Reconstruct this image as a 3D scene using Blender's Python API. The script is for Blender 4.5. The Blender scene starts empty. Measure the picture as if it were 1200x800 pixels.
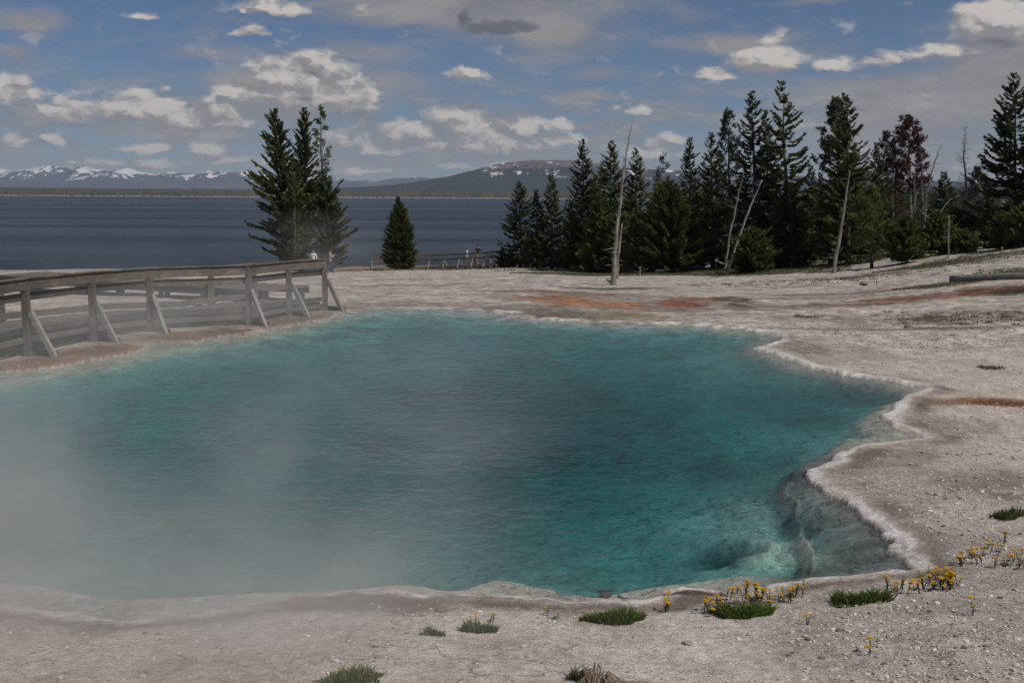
import bpy, bmesh, math, random
import numpy as np
from mathutils import Matrix, Vector
R = math.radians
S = bpy.context.scene
COL = S.collection

# ------------------------------------------------------------------ camera
EYE = 3.2
F = 1347.0
cam_d = bpy.data.cameras.new('camera')
cam = bpy.data.objects.new('camera', cam_d)
COL.objects.link(cam)
cam_d.sensor_width = 36.0
cam_d.lens = 36.0 * F / 1200.0
cam_d.clip_start = 0.1
cam_d.clip_end = 60000
PITCH = math.atan((400 - 229.0) / F)
CM = Matrix.Rotation(math.pi / 2 - PITCH, 3, 'X') @ Matrix.Rotation(R(0.35), 3, 'Z')
cam.matrix_world = Matrix.Translation((0, 0, EYE)) @ CM.to_4x4()
S.camera = cam

# ------------------------------------------------------------------ sun, exposure
SUN_AZ, SUN_EL = 128.0, 52.0          # clockwise from +Y, above the horizon
sd = bpy.data.lights.new('sun', 'SUN')
sd.energy = 4.7
sd.angle = R(0.55)
sd.color = (1.0, 0.955, 0.90)
sun = bpy.data.objects.new('sun', sd)
COL.objects.link(sun)
sv = Vector((math.sin(R(SUN_AZ)) * math.cos(R(SUN_EL)), math.cos(R(SUN_AZ)) * math.cos(R(SUN_EL)), math.sin(R(SUN_EL))))
sun.rotation_euler = sv.to_track_quat('Z', 'Y').to_euler()
S.view_settings.view_transform = 'Standard'
S.view_settings.look = 'None'
S.view_settings.gamma = 1.0
S.view_settings.exposure = -0.65
S.render.engine = 'CYCLES'
S.cycles.max_bounces = 6
S.cycles.transparent_max_bounces = 16
S.cycles.volume_bounces = 1
S.cycles.volume_max_steps = 96
S.cycles.volume_step_rate = 1.0
S.cycles.caustics_reflective = False
S.cycles.caustics_refractive = False


# ------------------------------------------------------------------ node helper
class NT:
    def __init__(s, tree):
        s.t = tree
        s.t.nodes.clear()

    def n(s, typ, **kw):
        nd = s.t.nodes.new(typ)
        for k, v in kw.items():
            setattr(nd, k, v)
        return nd

    def put(s, sock, v):
        if v is None:
            return
        if isinstance(v, bpy.types.NodeSocket):
            s.t.links.new(v, sock)
        else:
            if sock.type in ('RGBA',) and len(v) == 3:
                v = (*v, 1)
            sock.default_value = v

    def m(s, op, a, b=None, c=None, clamp=False):
        nd = s.n('ShaderNodeMath', operation=op, use_clamp=clamp)
        s.put(nd.inputs[0], a); s.put(nd.inputs[1], b); s.put(nd.inputs[2], c)
        return nd.outputs[0]

    def v(s, op, a, b=None, scale=None):
        nd = s.n('ShaderNodeVectorMath', operation=op)
        s.put(nd.inputs[0], a); s.put(nd.inputs[1], b)
        if scale is not None:
            s.put(nd.inputs['Scale'], scale)
        return nd.outputs['Value'] if op in ('LENGTH', 'DOT_PRODUCT', 'DISTANCE') else nd.outputs[0]

    def noise(s, vec, scale, detail=4, rough=0.55, dist=0.0, dim='3D', col=False, w=None):
        nd = s.n('ShaderNodeTexNoise', noise_dimensions=dim)
        s.put(nd.inputs['Vector'], vec)
        nd.inputs['Scale'].default_value = scale
        nd.inputs['Detail'].default_value = detail
        nd.inputs['Roughness'].default_value = rough
        nd.inputs['Distortion'].default_value = dist
        return nd.outputs['Color' if col else 'Fac']

    def ramp(s, fac, lo, hi, a=0.0, b=1.0, smooth=True):
        nd = s.n('ShaderNodeMapRange', interpolation_type='SMOOTHSTEP' if smooth else 'LINEAR')
        s.put(nd.inputs[0], fac)
        for i, v in enumerate((lo, hi, a, b)):
            s.put(nd.inputs[i + 1], v)
        return nd.outputs[0]

    def mix(s, fac, a, b, mode='MIX'):
        nd = s.n('ShaderNodeMix', data_type='RGBA', blend_type=mode)
        s.put(nd.inputs[0], fac); s.put(nd.inputs[6], a); s.put(nd.inputs[7], b)
        return nd.outputs[2]

    def attr(s, name, fac=False):
        nd = s.n('ShaderNodeAttribute', attribute_name=name)
        return nd.outputs['Fac' if fac else 'Color']

    def bump(s, h, strength, dist, normal=None):
        nd = s.n('ShaderNodeBump')
        nd.inputs['Strength'].default_value = strength
        nd.inputs['Distance'].default_value = dist
        s.put(nd.inputs['Height'], h)
        if normal is not None:
            s.put(nd.inputs['Normal'], normal)
        return nd.outputs[0]

    def xyz(s, x, y, z):
        nd = s.n('ShaderNodeCombineXYZ')
        s.put(nd.inputs[0], x); s.put(nd.inputs[1], y); s.put(nd.inputs[2], z)
        return nd.outputs[0]

    def sep(s, v):
        nd = s.n('ShaderNodeSeparateXYZ')
        s.put(nd.inputs[0], v)
        return nd.outputs

    def bsdf(s, color, rough=0.8, spec=0.3, normal=None):
        nd = s.n('ShaderNodeBsdfPrincipled')
        s.put(nd.inputs['Base Color'], color)
        s.put(nd.inputs['Roughness'], rough)
        nd.inputs['Specular IOR Level'].default_value = spec
        if normal is not None:
            s.put(nd.inputs['Normal'], normal)
        return nd.outputs[0]

    def out(s, surf=None, vol=None, world=False):
        o = s.n('ShaderNodeOutputWorld' if world else 'ShaderNodeOutputMaterial')
        if surf is not None:
            s.t.links.new(surf, o.inputs['Surface'])
        if vol is not None:
            s.t.links.new(vol, o.inputs['Volume'])


def material(name):
    m = bpy.data.materials.new(name)
    m.use_nodes = True
    return m, NT(m.node_tree)


# ------------------------------------------------------------------ world: Nishita sky with clouds
def ray(px, py):
    d = CM @ Vector(((px - 600) / F, -(py - 400) / F, -1))
    return d


def azel(px, py):
    d = ray(px, py).normalized()
    return math.atan2(d.x, d.y), math.asin(d.z)


W = bpy.data.worlds.new('World')
S.world = W
W.use_nodes = True
k = NT(W.node_tree)
tc = k.n('ShaderNodeTexCoord').outputs['Generated']
dirv = k.v('NORMALIZE', tc)
dx, dy, dz = k.sep(dirv)
az = k.m('ARCTAN2', dx, dy)
el = k.m('ARCSINE', dz)
P2 = k.xyz(az, el, 0.0)
sky = k.n('ShaderNodeTexSky', sky_type='NISHITA')
sky.sun_disc = False
sky.sun_elevation = R(SUN_EL)
sky.sun_rotation = R(SUN_AZ)
sky.altitude = 2300
sky.air_density = 1.0
sky.dust_density = 0.35
sky.ozone_density = 1.6
skyc = k.mix(1.0, sky.outputs[0], (0.62, 0.78, 0.98), 'MULTIPLY')


def blob_sum(lst, warp, grow=1.0, flat=1.0):
    """max over soft ellipses (centre, radii, weight); flat > 1 cuts the bases flat"""
    tot = None
    for (px, py, rx, ry, wt) in lst:
        a, e = azel(px, py)
        q = k.v('SUBTRACT', warp, (a, e, 0))
        q = k.v('MULTIPLY', q, (F / rx / grow, F / ry / grow, 0))
        if flat != 1.0:
            q = k.v('MAXIMUM', q, k.v('MULTIPLY', q, (-1, -flat, 0)))
        l = k.v('LENGTH', q)
        b = k.m('MULTIPLY_ADD', l, -wt, wt)
        tot = b if tot is None else k.m('MAXIMUM', tot, b)
    return k.m('MAXIMUM', tot, 0.0)


# warped coordinates so the outlines are ragged
wn = k.noise(k.v('MULTIPLY', P2, (1, 1.5, 1)), 9.0, 5, 0.6, col=True)
wq = k.v('MULTIPLY', k.v('SUBTRACT', wn, (0.5, 0.5, 0.5)), (0.055, 0.022, 0))
WP = k.v('ADD', P2, wq)
ws = k.noise(k.v('MULTIPLY', P2, (1, 2.2, 1)), 40.0, 4, 0.6, col=True)
WC = k.v('ADD', k.v('ADD', P2, k.v('MULTIPLY', wq, (0.5, 0.6, 0))),
         k.v('MULTIPLY', k.v('SUBTRACT', ws, (0.5, 0.5, 0.5)), (0.024, 0.014, 0)))

STRATUS = [
    (560, 8, 300, 48, 1.1), (650, 40, 110, 46, 1.0), (700, 86, 80, 15, .6), (700, 113, 62, 11, .8),
    (440, 95, 120, 40, .6), (400, 60, 90, 22, .8), (250, 65, 80, 14, .6), (30, 25, 70, 22, .9), (10, 60, 50, 16, .8),
    (120, 45, 110, 26, .25), (310, 130, 190, 34, .8), (200, 150, 130, 16, .7), (90, 190, 190, 16, .6),
    (330, 105, 130, 30, 1.1), (570, 145, 110, 28, .8), (600, 180, 210, 22, .7), (1060, 130, 180, 72, 1.25), (1180, 90, 170, 70, 1.2),
    (860, 50, 130, 20, .9), (960, 70, 100, 24, .6), (960, 0, 60, 7, .7), (800, 20, 80, 20, .4), (1100, 190, 300, 40, .9),
    (780, 180, 100, 16, .5), (430, 190, 160, 20, .7), (60, 135, 90, 22, .5), (740, 130, 90, 8, .5),
]
CUMULUS = [
    (10, 108, 38, 20, 1.2), (350, 92, 62, 26, 1.5), (318, 78, 24, 12, 1.0), (395, 118, 60, 18, 1.2), (300, 112, 45, 14, .9),
    (92, 128, 46, 13, 1.0), (160, 128, 70, 20, 1.1), (230, 140, 65, 14, 1.0), (165, 112, 26, 12, .9), (190, 106, 10, 7, .8),
    (312, 10, 48, 11, 1.0), (295, 40, 19, 10, 1.0), (165, 20, 22, 8, .9), (545, 90, 30, 9, .9), (480, 156, 30, 14, 1.3),
    (550, 150, 40, 16, 1.1), (620, 150, 30, 10, 1.1), (655, 163, 34, 9, 1.0), (520, 138, 30, 10, .9), (590, 172, 60, 9, 1.0),
    (905, 72, 46, 16, 1.4), (845, 88, 26, 8, 1.0), (910, 42, 20, 10, .8), (1168, 28, 44, 26, 1.8), (1195, 45, 30, 20, 1.5),
    (985, 75, 34, 10, .8), (1030, 72, 50, 9, .7), (1090, 62, 50, 9, .7), (560, 160, 90, 12, .6), (240, 128, 60, 14, .7), (720, 130, 8, 5, .9), (755, 134, 22, 6, .8), (775, 168, 26, 10, 1.1), (765, 180, 44, 9, .9),
    (660, 146, 18, 6, .9), (62, 165, 12, 6, .8), (170, 171, 38, 7, .9), (245, 176, 28, 8, .9), (150, 190, 60, 6, .9), (260, 190, 60, 6, .8),
    (450, 175, 40, 8, .9), (540, 172, 40, 8, 1.0), (580, 195, 70, 6, .9), (420, 200, 60, 5, .8), (10, 172, 30, 10, .8),
    (1050, 172, 60, 8, .5), (1130, 62, 40, 10, .8), (400, 165, 40, 14, .9),
]
DARK = [(585, 32, 60, 10, 1.4), (545, 24, 14, 14, 1.0), (365, 88, 14, 4, 1.0), (360, 117, 46, 7, .7), (1175, 52, 50, 12, 0.8), (400, 135, 80, 12, 0.4), (640, 100, 70, 7, .3)]

nf = k.noise(k.v('MULTIPLY', WP, (1, 4.2, 1)), 8.0, 7, 0.64, dist=.4)
n1 = k.noise(k.v('MULTIPLY', WC, (1, 1.6, 1)), 34.0, 8, 0.60)
n1b = k.noise(k.v('MULTIPLY', k.v('ADD', WC, (0.004, 0.007, 0)), (1, 1.6, 1)), 34.0, 8, 0.60)
wide = k.noise(k.v('MULTIPLY', WP, (1, 3.0, 1)), 3.2, 6, 0.6)
# outside the frame: the same kind of broken cloud, from noise only
out_az = k.ramp(k.m('ABSOLUTE', az), 0.44, 0.60)
out_el = k.ramp(el, 0.17, 0.27)
outm = k.m('MAXIMUM', out_az, out_el)
st = k.m('ADD', blob_sum(STRATUS, WP, 1.0), k.m('MULTIPLY', outm, k.ramp(wide, 0.46, 0.66, 0, 1.1)))
st_d = k.m('ADD', st, k.m('MULTIPLY', k.m('SUBTRACT', nf, 0.5), 1.7))
st_a = k.ramp(st_d, 0.0, 0.90, 0, 0.95)
cu_b = blob_sum(CUMULUS, WC, 1.38, 1.6)
cu_u = blob_sum(CUMULUS, k.v('ADD', WC, (0.003, 0.008, 0)), 1.38, 1.6)
cu = k.m('ADD', cu_b, k.m('MULTIPLY', outm, k.ramp(wide, 0.55, 0.70, 0, 1.0)))
cu_d = k.m('ADD', cu, k.m('MULTIPLY', k.m('SUBTRACT', n1, 0.52), 1.75))
cu_a = k.ramp(cu_d, 0.08, 0.60, 0, 0.96)
dk = k.ramp(k.m('ADD', blob_sum(DARK, WC), k.m('MULTIPLY', k.m('SUBTRACT', n1, 0.5), 1.2)), 0.2, 0.8, 0, 0.75)
lit = k.ramp(k.m('ADD', k.m('ADD', k.m('MULTIPLY', k.m('SUBTRACT', n1, n1b), 4.2), k.m('MULTIPLY', k.m('SUBTRACT', cu_b, cu_u), 0.75)), k.m('MULTIPLY', n1, 0.6)), -0.15, 0.92, 0, 1)
CS = 1.0
cum_col = k.mix(lit, (5.2, 5.0, 5.2), (12.6, 11.6, 10.7))
str_col = k.mix(k.ramp(nf, 0.3, 0.7), (4.2, 4.15, 4.45), (6.9, 6.45, 6.3))
drk_col = (1.5, 1.75, 2.3)
c = k.mix(st_a, skyc, str_col)
hn = k.noise(k.v('MULTIPLY', WC, (1, 4.2, 1)), 17.0, 7, .62)
hl = k.m('MULTIPLY', k.ramp(hn, .43, .56), k.m('MULTIPLY', k.ramp(el, .012, .035), k.ramp(el, .125, .055)))
c = k.mix(k.m('MULTIPLY', hl, .72), c, k.mix(k.ramp(hn, .50, .66), (4.3, 4.2, 4.5), (7.6, 7.0, 6.6)))
wi = k.noise(k.v('MULTIPLY', WP, (1, 3.6, 1)), 7.0, 8, .66, dist=.5)
c = k.mix(k.ramp(wi, .53, .75, 0, .5), c, (5.6, 5.35, 5.4))
c = k.mix(cu_a, c, cum_col)
c = k.mix(dk, c, drk_col)
bg = k.n('ShaderNodeBackground')
k.put(bg.inputs[0], c)
bg.inputs[1].default_value = 0.075
k.out(bg.outputs[0], world=True)


# ------------------------------------------------------------------ noise in numpy
def _h(ix, iy, s):
    n = (ix.astype(np.int64) * 374761393 + iy.astype(np.int64) * 668265263 + s * 974711) & 0xffffffff
    n = ((n ^ (n >> 13)) * 1274126177) & 0xffffffff
    n = (n ^ (n >> 16)) & 0xffff
    return n / 65535.0


def vn(x, y, s=0):
    xi = np.floor(x); yi = np.floor(y)
    fx = x - xi; fy = y - yi
    fx = fx * fx * fx * (fx * (fx * 6 - 15) + 10); fy = fy * fy * fy * (fy * (fy * 6 - 15) + 10)
    a = _h(xi, yi, s); b = _h(xi + 1, yi, s); c_ = _h(xi, yi + 1, s); d = _h(xi + 1, yi + 1, s)
    return (a + (b - a) * fx) * (1 - fy) + (c_ + (d - c_) * fx) * fy


def fbm(x, y, s=0, o=4, g=0.5):
    t = 0; a = 1; n = 0
    for i in range(o):
        t = t + a * (vn(x * 2 ** i + 17.3 * i, y * 2 ** i - 9.1 * i, s + i) - 0.5)
        n += a; a *= g
    return t / n * 2          # about -1..1


def sst(x, a, b):
    t = np.clip((x - a) / (b - a), 0, 1)
    return t * t * (3 - 2 * t)


def poly_sd(x, y, P):
    """signed distance, negative inside"""
    x = np.asarray(x, float); y = np.asarray(y, float)
    best = np.full(x.shape, 1e18); ins = np.zeros(x.shape, bool)
    n = len(P)
    for i in range(n):
        ax, ay = P[i]; bx, by = P[(i + 1) % n]
        ex, ey = bx - ax, by - ay
        wx, wy = x - ax, y - ay
        t = np.clip((wx * ex + wy * ey) / (ex * ex + ey * ey + 1e-12), 0, 1)
        d = (wx - ex * t) ** 2 + (wy - ey * t) ** 2
        best = np.minimum(best, d)
        cond = ((ay > y) != (by > y))
        with np.errstate(divide='ignore', invalid='ignore'):
            xx = ax + (y - ay) * ex / (ey if abs(ey) > 1e-12 else 1e-12)
        ins ^= cond & (x < xx)
    d = np.sqrt(best)
    return np.where(ins, -d, d)


def on_z(px, py, z=0.0):
    d = ray(px, py)
    t = (z - EYE) / d.z
    return (d.x * t, d.y * t)


def at_depth(px, py, D):
    """the point on the sight line through (px, py) at y = D"""
    d = ray(px, py)
    t = D / d.y
    return Vector((d.x * t, D, EYE + d.z * t))


# ------------------------------------------------------------------ pool outline and terrain height
SHORE = [(-700, 560), (-420, 480), (-200, 455), (-60, 442), (0, 437), (60, 431), (105, 422), (150, 414), (180, 404), (240, 398), (300, 389), (370, 376),
         (405, 365), (440, 361), (520, 361), (570, 364), (605, 371), (650, 375), (700, 377), (760, 379), (820, 381), (870, 385), (905, 390),
         (918, 396), (908, 402), (888, 409), (915, 418), (955, 431), (995, 440), (1040, 446), (1072, 452), (1083, 457), (1058, 470),
         (1050, 479), (1036, 487), (1052, 500), (1088, 515), (1050, 520), (1010, 523), (985, 534), (965, 545), (948, 552), (962, 568),
         (983, 586), (1002, 603), (1025, 620), (1050, 636), (1042, 648), (1070, 669), (1020, 674), (985, 678), (950, 682), (910, 688),
         (880, 699), (860, 703), (835, 695), (800, 693), (777, 697), (762, 705), (730, 707), (700, 706), (664, 708), (610, 703), (550, 701), (500, 700),
         (460, 694), (430, 695), (380, 700), (350, 703), (300, 712), (250, 720), (200, 725), (150, 731), (100, 725), (40, 717),
         (0, 710), (-120, 690), (-400, 660), (-750, 620)]
SHORE_W = [on_z(*p) for p in SHORE]
DEEP = [(-650, 560), (-420, 490), (-200, 465), (0, 446), (105, 431), (180, 413), (300, 396), (405, 373), (440, 366), (520, 366), (605, 374),
        (700, 380), (820, 384), (890, 392), (872, 409), (925, 428), (1000, 446), (1062, 456), (1042, 472), (1020, 487), (1015, 506), (985, 518),
        (952, 534), (936, 548), (930, 575), (935, 610), (955, 640), (950, 662), (900, 668), (850, 672), (800, 678), (750, 686), (712, 691), (700, 696),
        (640, 684), (598, 676), (580, 674), (562, 680), (545, 686), (526, 687), (472, 680), (400, 686), (250, 691), (140, 697), (50, 682), (-120, 665), (-600, 610)]
DEEP_W = [on_z(*p) for p in DEEP]

TPX = np.array([-400, -100, 0, 200, 400, 520, 600, 700, 850, 1000, 1100, 1200, 1450.])
CY = np.array([322, 319, 318, 316, 317, 315, 313, 320, 323, 317, 301, 289, 276.])
CD = np.array([84, 88, 90, 96, 106, 112, 108, 84, 70, 64, 62, 60, 58.])
D0 = np.array([34, 34, 34, 33, 32, 32, 32, 31, 30, 27, 25, 23, 23.])
AFT = np.array([-.10, -.10, -.10, -.10, -.10, -.10, -.09, -.055, -.004, .006, .010, .012, .012])
CZ = np.array([at_depth(p, c_, d).z for p, c_, d in zip(TPX, CY, CD)])
TT = (TPX - 600) / F / math.cos(PITCH)


def terrain(x, y, fine=True):
    x = np.asarray(x, float); y = np.asarray(y, float)
    t = x / np.maximum(y, 3.0)
    cz = np.interp(t, TT, CZ); cd = np.interp(t, TT, CD); d0 = np.interp(t, TT, D0); af = np.interp(t, TT, AFT)
    base = 0.03
    u = np.clip((y - d0) / (cd - d0), 0, 1)
    z = base + (cz - base) * (u * 0.8 + 0.2 * u * u)
    over = np.maximum(y - cd, 0)
    z = z + af * np.minimum(over, 260)
    z = np.maximum(z, -8.0)
    z = z + np.where(t > 0.15, 1, 0) * np.maximum(y - 500, 0) * 0.012 * sst(t, 0.15, 0.3)
    d = poly_sd(x, y, SHORE_W)
    d = d + fbm(x * 1.7, y * 1.7, 3, 2) * 0.11 * sst(y, 7, 12) + fbm(x * 7, y * 7, 8, 2) * 0.045 * sst(y, 17, 10)
    near = sst(y, 17, 7)
    dout = np.maximum(d, 0)
    z = z + near * (0.13 * dout + 0.02 * dout * np.clip(fbm(x * .5, y * .5, 5, 3), -1, 1))
    # low undulation
    und = fbm(x * 0.22, y * 0.22, 21, 4) * 0.10 + fbm(x * 1.1, y * 1.1, 31, 3) * 0.025
    far_und = fbm(x * 0.05, y * 0.05, 44, 3) * 0.5 * sst(y, 60, 140)
    z = z + und * sst(d, 0.1, 2.5) + far_und
    if fine:
        z = z + fbm(x * 6, y * 6, 51, 3) * 0.010 * sst(y, 45, 20) * sst(d, 0.0, 0.4)
    # crust rim
    rn = fbm(x * 5.5, y * 5.5, 61, 3)
    rim = np.exp(-((d - 0.12) / 0.10) ** 2) * (0.012 + 0.022 * rn * sst(y, 20, 11))
    z = np.where(d > -0.05, z + rim, z)
    # small ledge drop on the near left bank
    # pool bed
    s = np.maximum(-d, 0)
    dd = poly_sd(x, y, DEEP_W) + fbm(x * 1.6, y * 1.6, 71, 4) * (0.05 + 0.14 * sst(y, 9.6, 13))
    inn = np.maximum(-dd, 0)
    scale = np.clip(13.0 / np.maximum(y, 1), 0.28, 1.1)
    rsh = sst(x / np.maximum(y, 3), .2, .26) * sst(y, 15, 13)
    shelf = 0.012 + 0.034 * np.minimum(s / 0.4, 1) + rsh * .085 * sst(s, .1, .8) + 0.012 * fbm(x * 4, y * 4, 81, 3) + rsh * np.clip(.02 + .16 * fbm(x * 1.7, y * 1.7, 83, 4), 0, .2) * sst(s, .2, .8)
    deep = shelf + scale * (0.10 * sst(inn, 0, 0.25) + 0.62 * (1 - np.exp(-inn / 2.6)) + 0.03 * fbm(x * 1.3, y * 1.3, 91, 4) * sst(inn, 0, .8))
    # bright underwater rock mound and the dark hole beside it
    rx, ry = on_z(893, 646, -.12)
    m1 = np.exp(-(((x - rx) / 0.62) ** 2 + ((y - ry) / 0.62) ** 2)) * (0.8 + 0.4 * fbm(x * 5, y * 5, 99, 3))
    hx, hy = on_z(842, 656, -.3)
    m2 = np.exp(-(((x - hx) / 0.32) ** 2 + ((y - hy) / 0.28) ** 2))
    mx, my = on_z(860, 615, -.25)
    m3 = np.exp(-(((x - mx) / 1.5) ** 2 + ((y - my) / 1.1) ** 2))
    deep = deep - 0.13 * m3 - 0.17 * np.clip(m1, 0, 1) + 0.10 * m2
    deep = np.maximum(deep, 0.035)
    bed = -np.where(dd < 0, deep, shelf)
    edge = sst(s, 0.0, 0.06)
    z = np.where(d < 0, z * (1 - edge) + bed * edge, z)
    return z, d, dd


GRID = {}


def look(A, x, y):
    """bilinear read of a field kept on the terrain grid"""
    x = np.asarray(x, float); y = np.asarray(y, float)
    rows_, cols_ = GRID['rows'], GRID['cols']
    t = x / (y + 3.0 * np.exp(-np.maximum(y, 0) / 6.0))
    i = np.clip(np.searchsorted(rows_, y) - 1, 0, len(rows_) - 2); j = np.clip(np.searchsorted(cols_, t) - 1, 0, len(cols_) - 2)
    fi = np.clip((y - rows_[i]) / (rows_[i + 1] - rows_[i]), 0, 1); fj = np.clip((t - cols_[j]) / (cols_[j + 1] - cols_[j]), 0, 1)
    return (A[i, j] * (1 - fj) + A[i, j + 1] * fj) * (1 - fi) + (A[i + 1, j] * (1 - fj) + A[i + 1, j + 1] * fj) * fi


def gz(x, y):
    return float(look(GRID['Z'], x, y))


def mk(name, V, Fc, mats=(), smooth=False):
    me = bpy.data.meshes.new(name)
    V = np.asarray(V, np.float32)
    Fc = np.asarray(Fc, np.int32)
    me.vertices.add(len(V)); me.vertices.foreach_set('co', V.ravel())
    n, kk = Fc.shape
    me.loops.add(n * kk); me.loops.foreach_set('vertex_index', Fc.ravel())
    me.polygons.add(n)
    me.polygons.foreach_set('loop_start', np.arange(n, dtype=np.int32) * kk)
    try:
        me.polygons.foreach_set('loop_total', np.full(n, kk, dtype=np.int32))
    except Exception:
        pass
    me.update(calc_edges=True)
    me.validate()
    me.polygons.foreach_set('use_smooth', np.full(len(me.polygons), smooth))
    for m in mats:
        me.materials.append(m)
    return me


def link(name, data, parent=None, **props):
    o = bpy.data.objects.new(name, data)
    COL.objects.link(o)
    if parent is not None:
        o.parent = parent
    for a, b in props.items():
        if b is not None:
            o[a] = b
    return o


def thing(name, label, cat, loc=(0, 0, 0), rz=0.0, group=None, data=None):
    o = link(name, data, None, label=label, category=cat, group=group)
    o.location = loc
    o.rotation_euler = (0, 0, rz)
    return o


# terrain grid, fine near the camera
f_cols = np.linspace(-0.50, 0.50, 800)
sidec = np.linspace(0.53, 1.15, 22)
tcols = np.concatenate([-sidec[::-1], f_cols, sidec])
rows = [-2.0, -1, 0, 1, 2, 3, 3.6, 4.2]
yv = 4.6
while yv < 3200:
    rows.append(yv)
    yv += min(max(yv * yv / (EYE * F) * 1.55, 0.012), 0.5 if yv < 130 else 0.06 * yv)
rows = np.array(rows)
YY, TC = np.meshgrid(rows, tcols, indexing='ij')
CC = 3.0 * np.exp(-np.maximum(YY, 0) / 6.0)
XX = TC * (YY + CC)
nr, ncol = XX.shape
Z, SD, DD = terrain(XX, YY)
GRID.update(rows=rows, cols=tcols, Z=Z, SD=SD)
V = np.stack([XX, YY, Z], -1).reshape(-1, 3)
I = np.arange(nr * ncol).reshape(nr, ncol)
FQ = np.stack([I[:-1, :-1], I[:-1, 1:], I[1:, 1:], I[1:, :-1]], -1).reshape(-1, 4)


def ell(px, py, rx, ry, warp=0.35, rot=0.0, soft=(1.15, 0.6), zz=0.0):
    """soft patch on the ground; centre and extent measured on the photograph, laid out in metres"""
    cx, cy = on_z(px, py, zz)
    D = cy
    if py < 372:      # ground beyond the pool lies on the falling slope: find the depth by marching
        for yy in np.arange(28, 120, 0.25):
            p = at_depth(px, py, yy)
            if p.z <= gz_fast(p.x, yy):
                cx, D = p.x, yy
                break
    wx = rx * D / F
    d1 = D
    den = abs((EYE - gz_fast(cx, D)))
    wy = ry * D * D / (F * den)
    xx = XX - cx; yy = YY - D
    cr, sr = math.cos(rot), math.sin(rot)
    a = (xx * cr + yy * sr) / wx; b = (-xx * sr + yy * cr) / wy
    r = np.sqrt(a * a + b * b)
    m = r < 2.5
    out = np.zeros(XX.shape)
    if m.any():
        nn = fbm(XX[m] * 3.4 / max(wx, .3), YY[m] * 3.0 / max(wy, .3), int(px + py), 5, .62)
        n2 = fbm(XX[m] * 3.0, YY[m] * 3.0 * wx / max(wy, .01) * .5, int(px), 3)
        rr = r[m] + (nn * 0.75 + n2 * .4) * warp * 1.6
        out[m] = sst(rr, soft[0], soft[1])
    return out


def gz_fast(x, y):
    t = x / max(y, 3.0)
    cz = np.interp(t, TT, CZ); cd = np.interp(t, TT, CD); d0 = np.interp(t, TT, D0); af = np.interp(t, TT, AFT)
    u = min(max((y - d0) / (cd - d0), 0), 1)
    return 0.03 + (cz - 0.03) * (u * 0.8 + 0.2 * u * u) + af * max(y - cd, 0)


colr = np.zeros(XX.shape + (3,))
n_a = fbm(XX * 0.5, YY * 0.5, 101, 4)
n_b = fbm(XX * 2.2, YY * 2.2, 111, 4)
base1 = np.array([.68, .605, .535]); base2 = np.array([.57, .495, .42])
w = np.clip(0.5 + 0.7 * n_a + 0.4 * n_b, 0, 1)[..., None]
colr[:] = base1 * w + base2 * (1 - w)
farw = sst(YY, 24, 40)[..., None]
colr = colr * (1 - farw * 0.10)


def lay(mask, rgb):
    global colr
    m_ = np.clip(mask, 0, 1)[..., None]
    colr = colr * (1 - m_) + np.array(rgb) * m_


# beige brown flush behind the rim (algae-tinted sinter)
lay(sst(SD, 1.8, 0.3) * (0.38 + 0.6 * n_b) * sst(YY, 10, 14), (.40, .325, .26))
TX_ = XX / np.maximum(YY, 3)
lay(sst(SD, 1.9, 0.9) * sst(TX_, -.11, -.16) * sst(YY, 15, 18) * (.85 + .5 * n_b), (.24, .145, .095))
lay(sst(SD, 2.2, .8) * sst(TX_, .0, -.08) * sst(YY, 27, 29) * (.4 + .5 * n_b), (.34, .25, .18))
# darker crumbly band just outside the white crust on the right and on the near bank
lay(np.exp(-((SD - 0.34) / 0.17) ** 2) * (0.62 + .9 * n_b) * sst(YY, 24, 17), (.19, .155, .125))
lay(sst(TX_, .12, .34) * sst(YY, 15, 10) * np.clip(.5 + .8 * n_b + .5 * n_a, 0, 1), (.44, .39, .34))
lay(np.clip(fbm(XX * .8, YY * 1.1, 191, 5, .6) * 1.6 - .25, 0, .55), (.46, .39, .32))
mott = fbm(XX * .9, YY * 1.6, 171, 5, .65)
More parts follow.
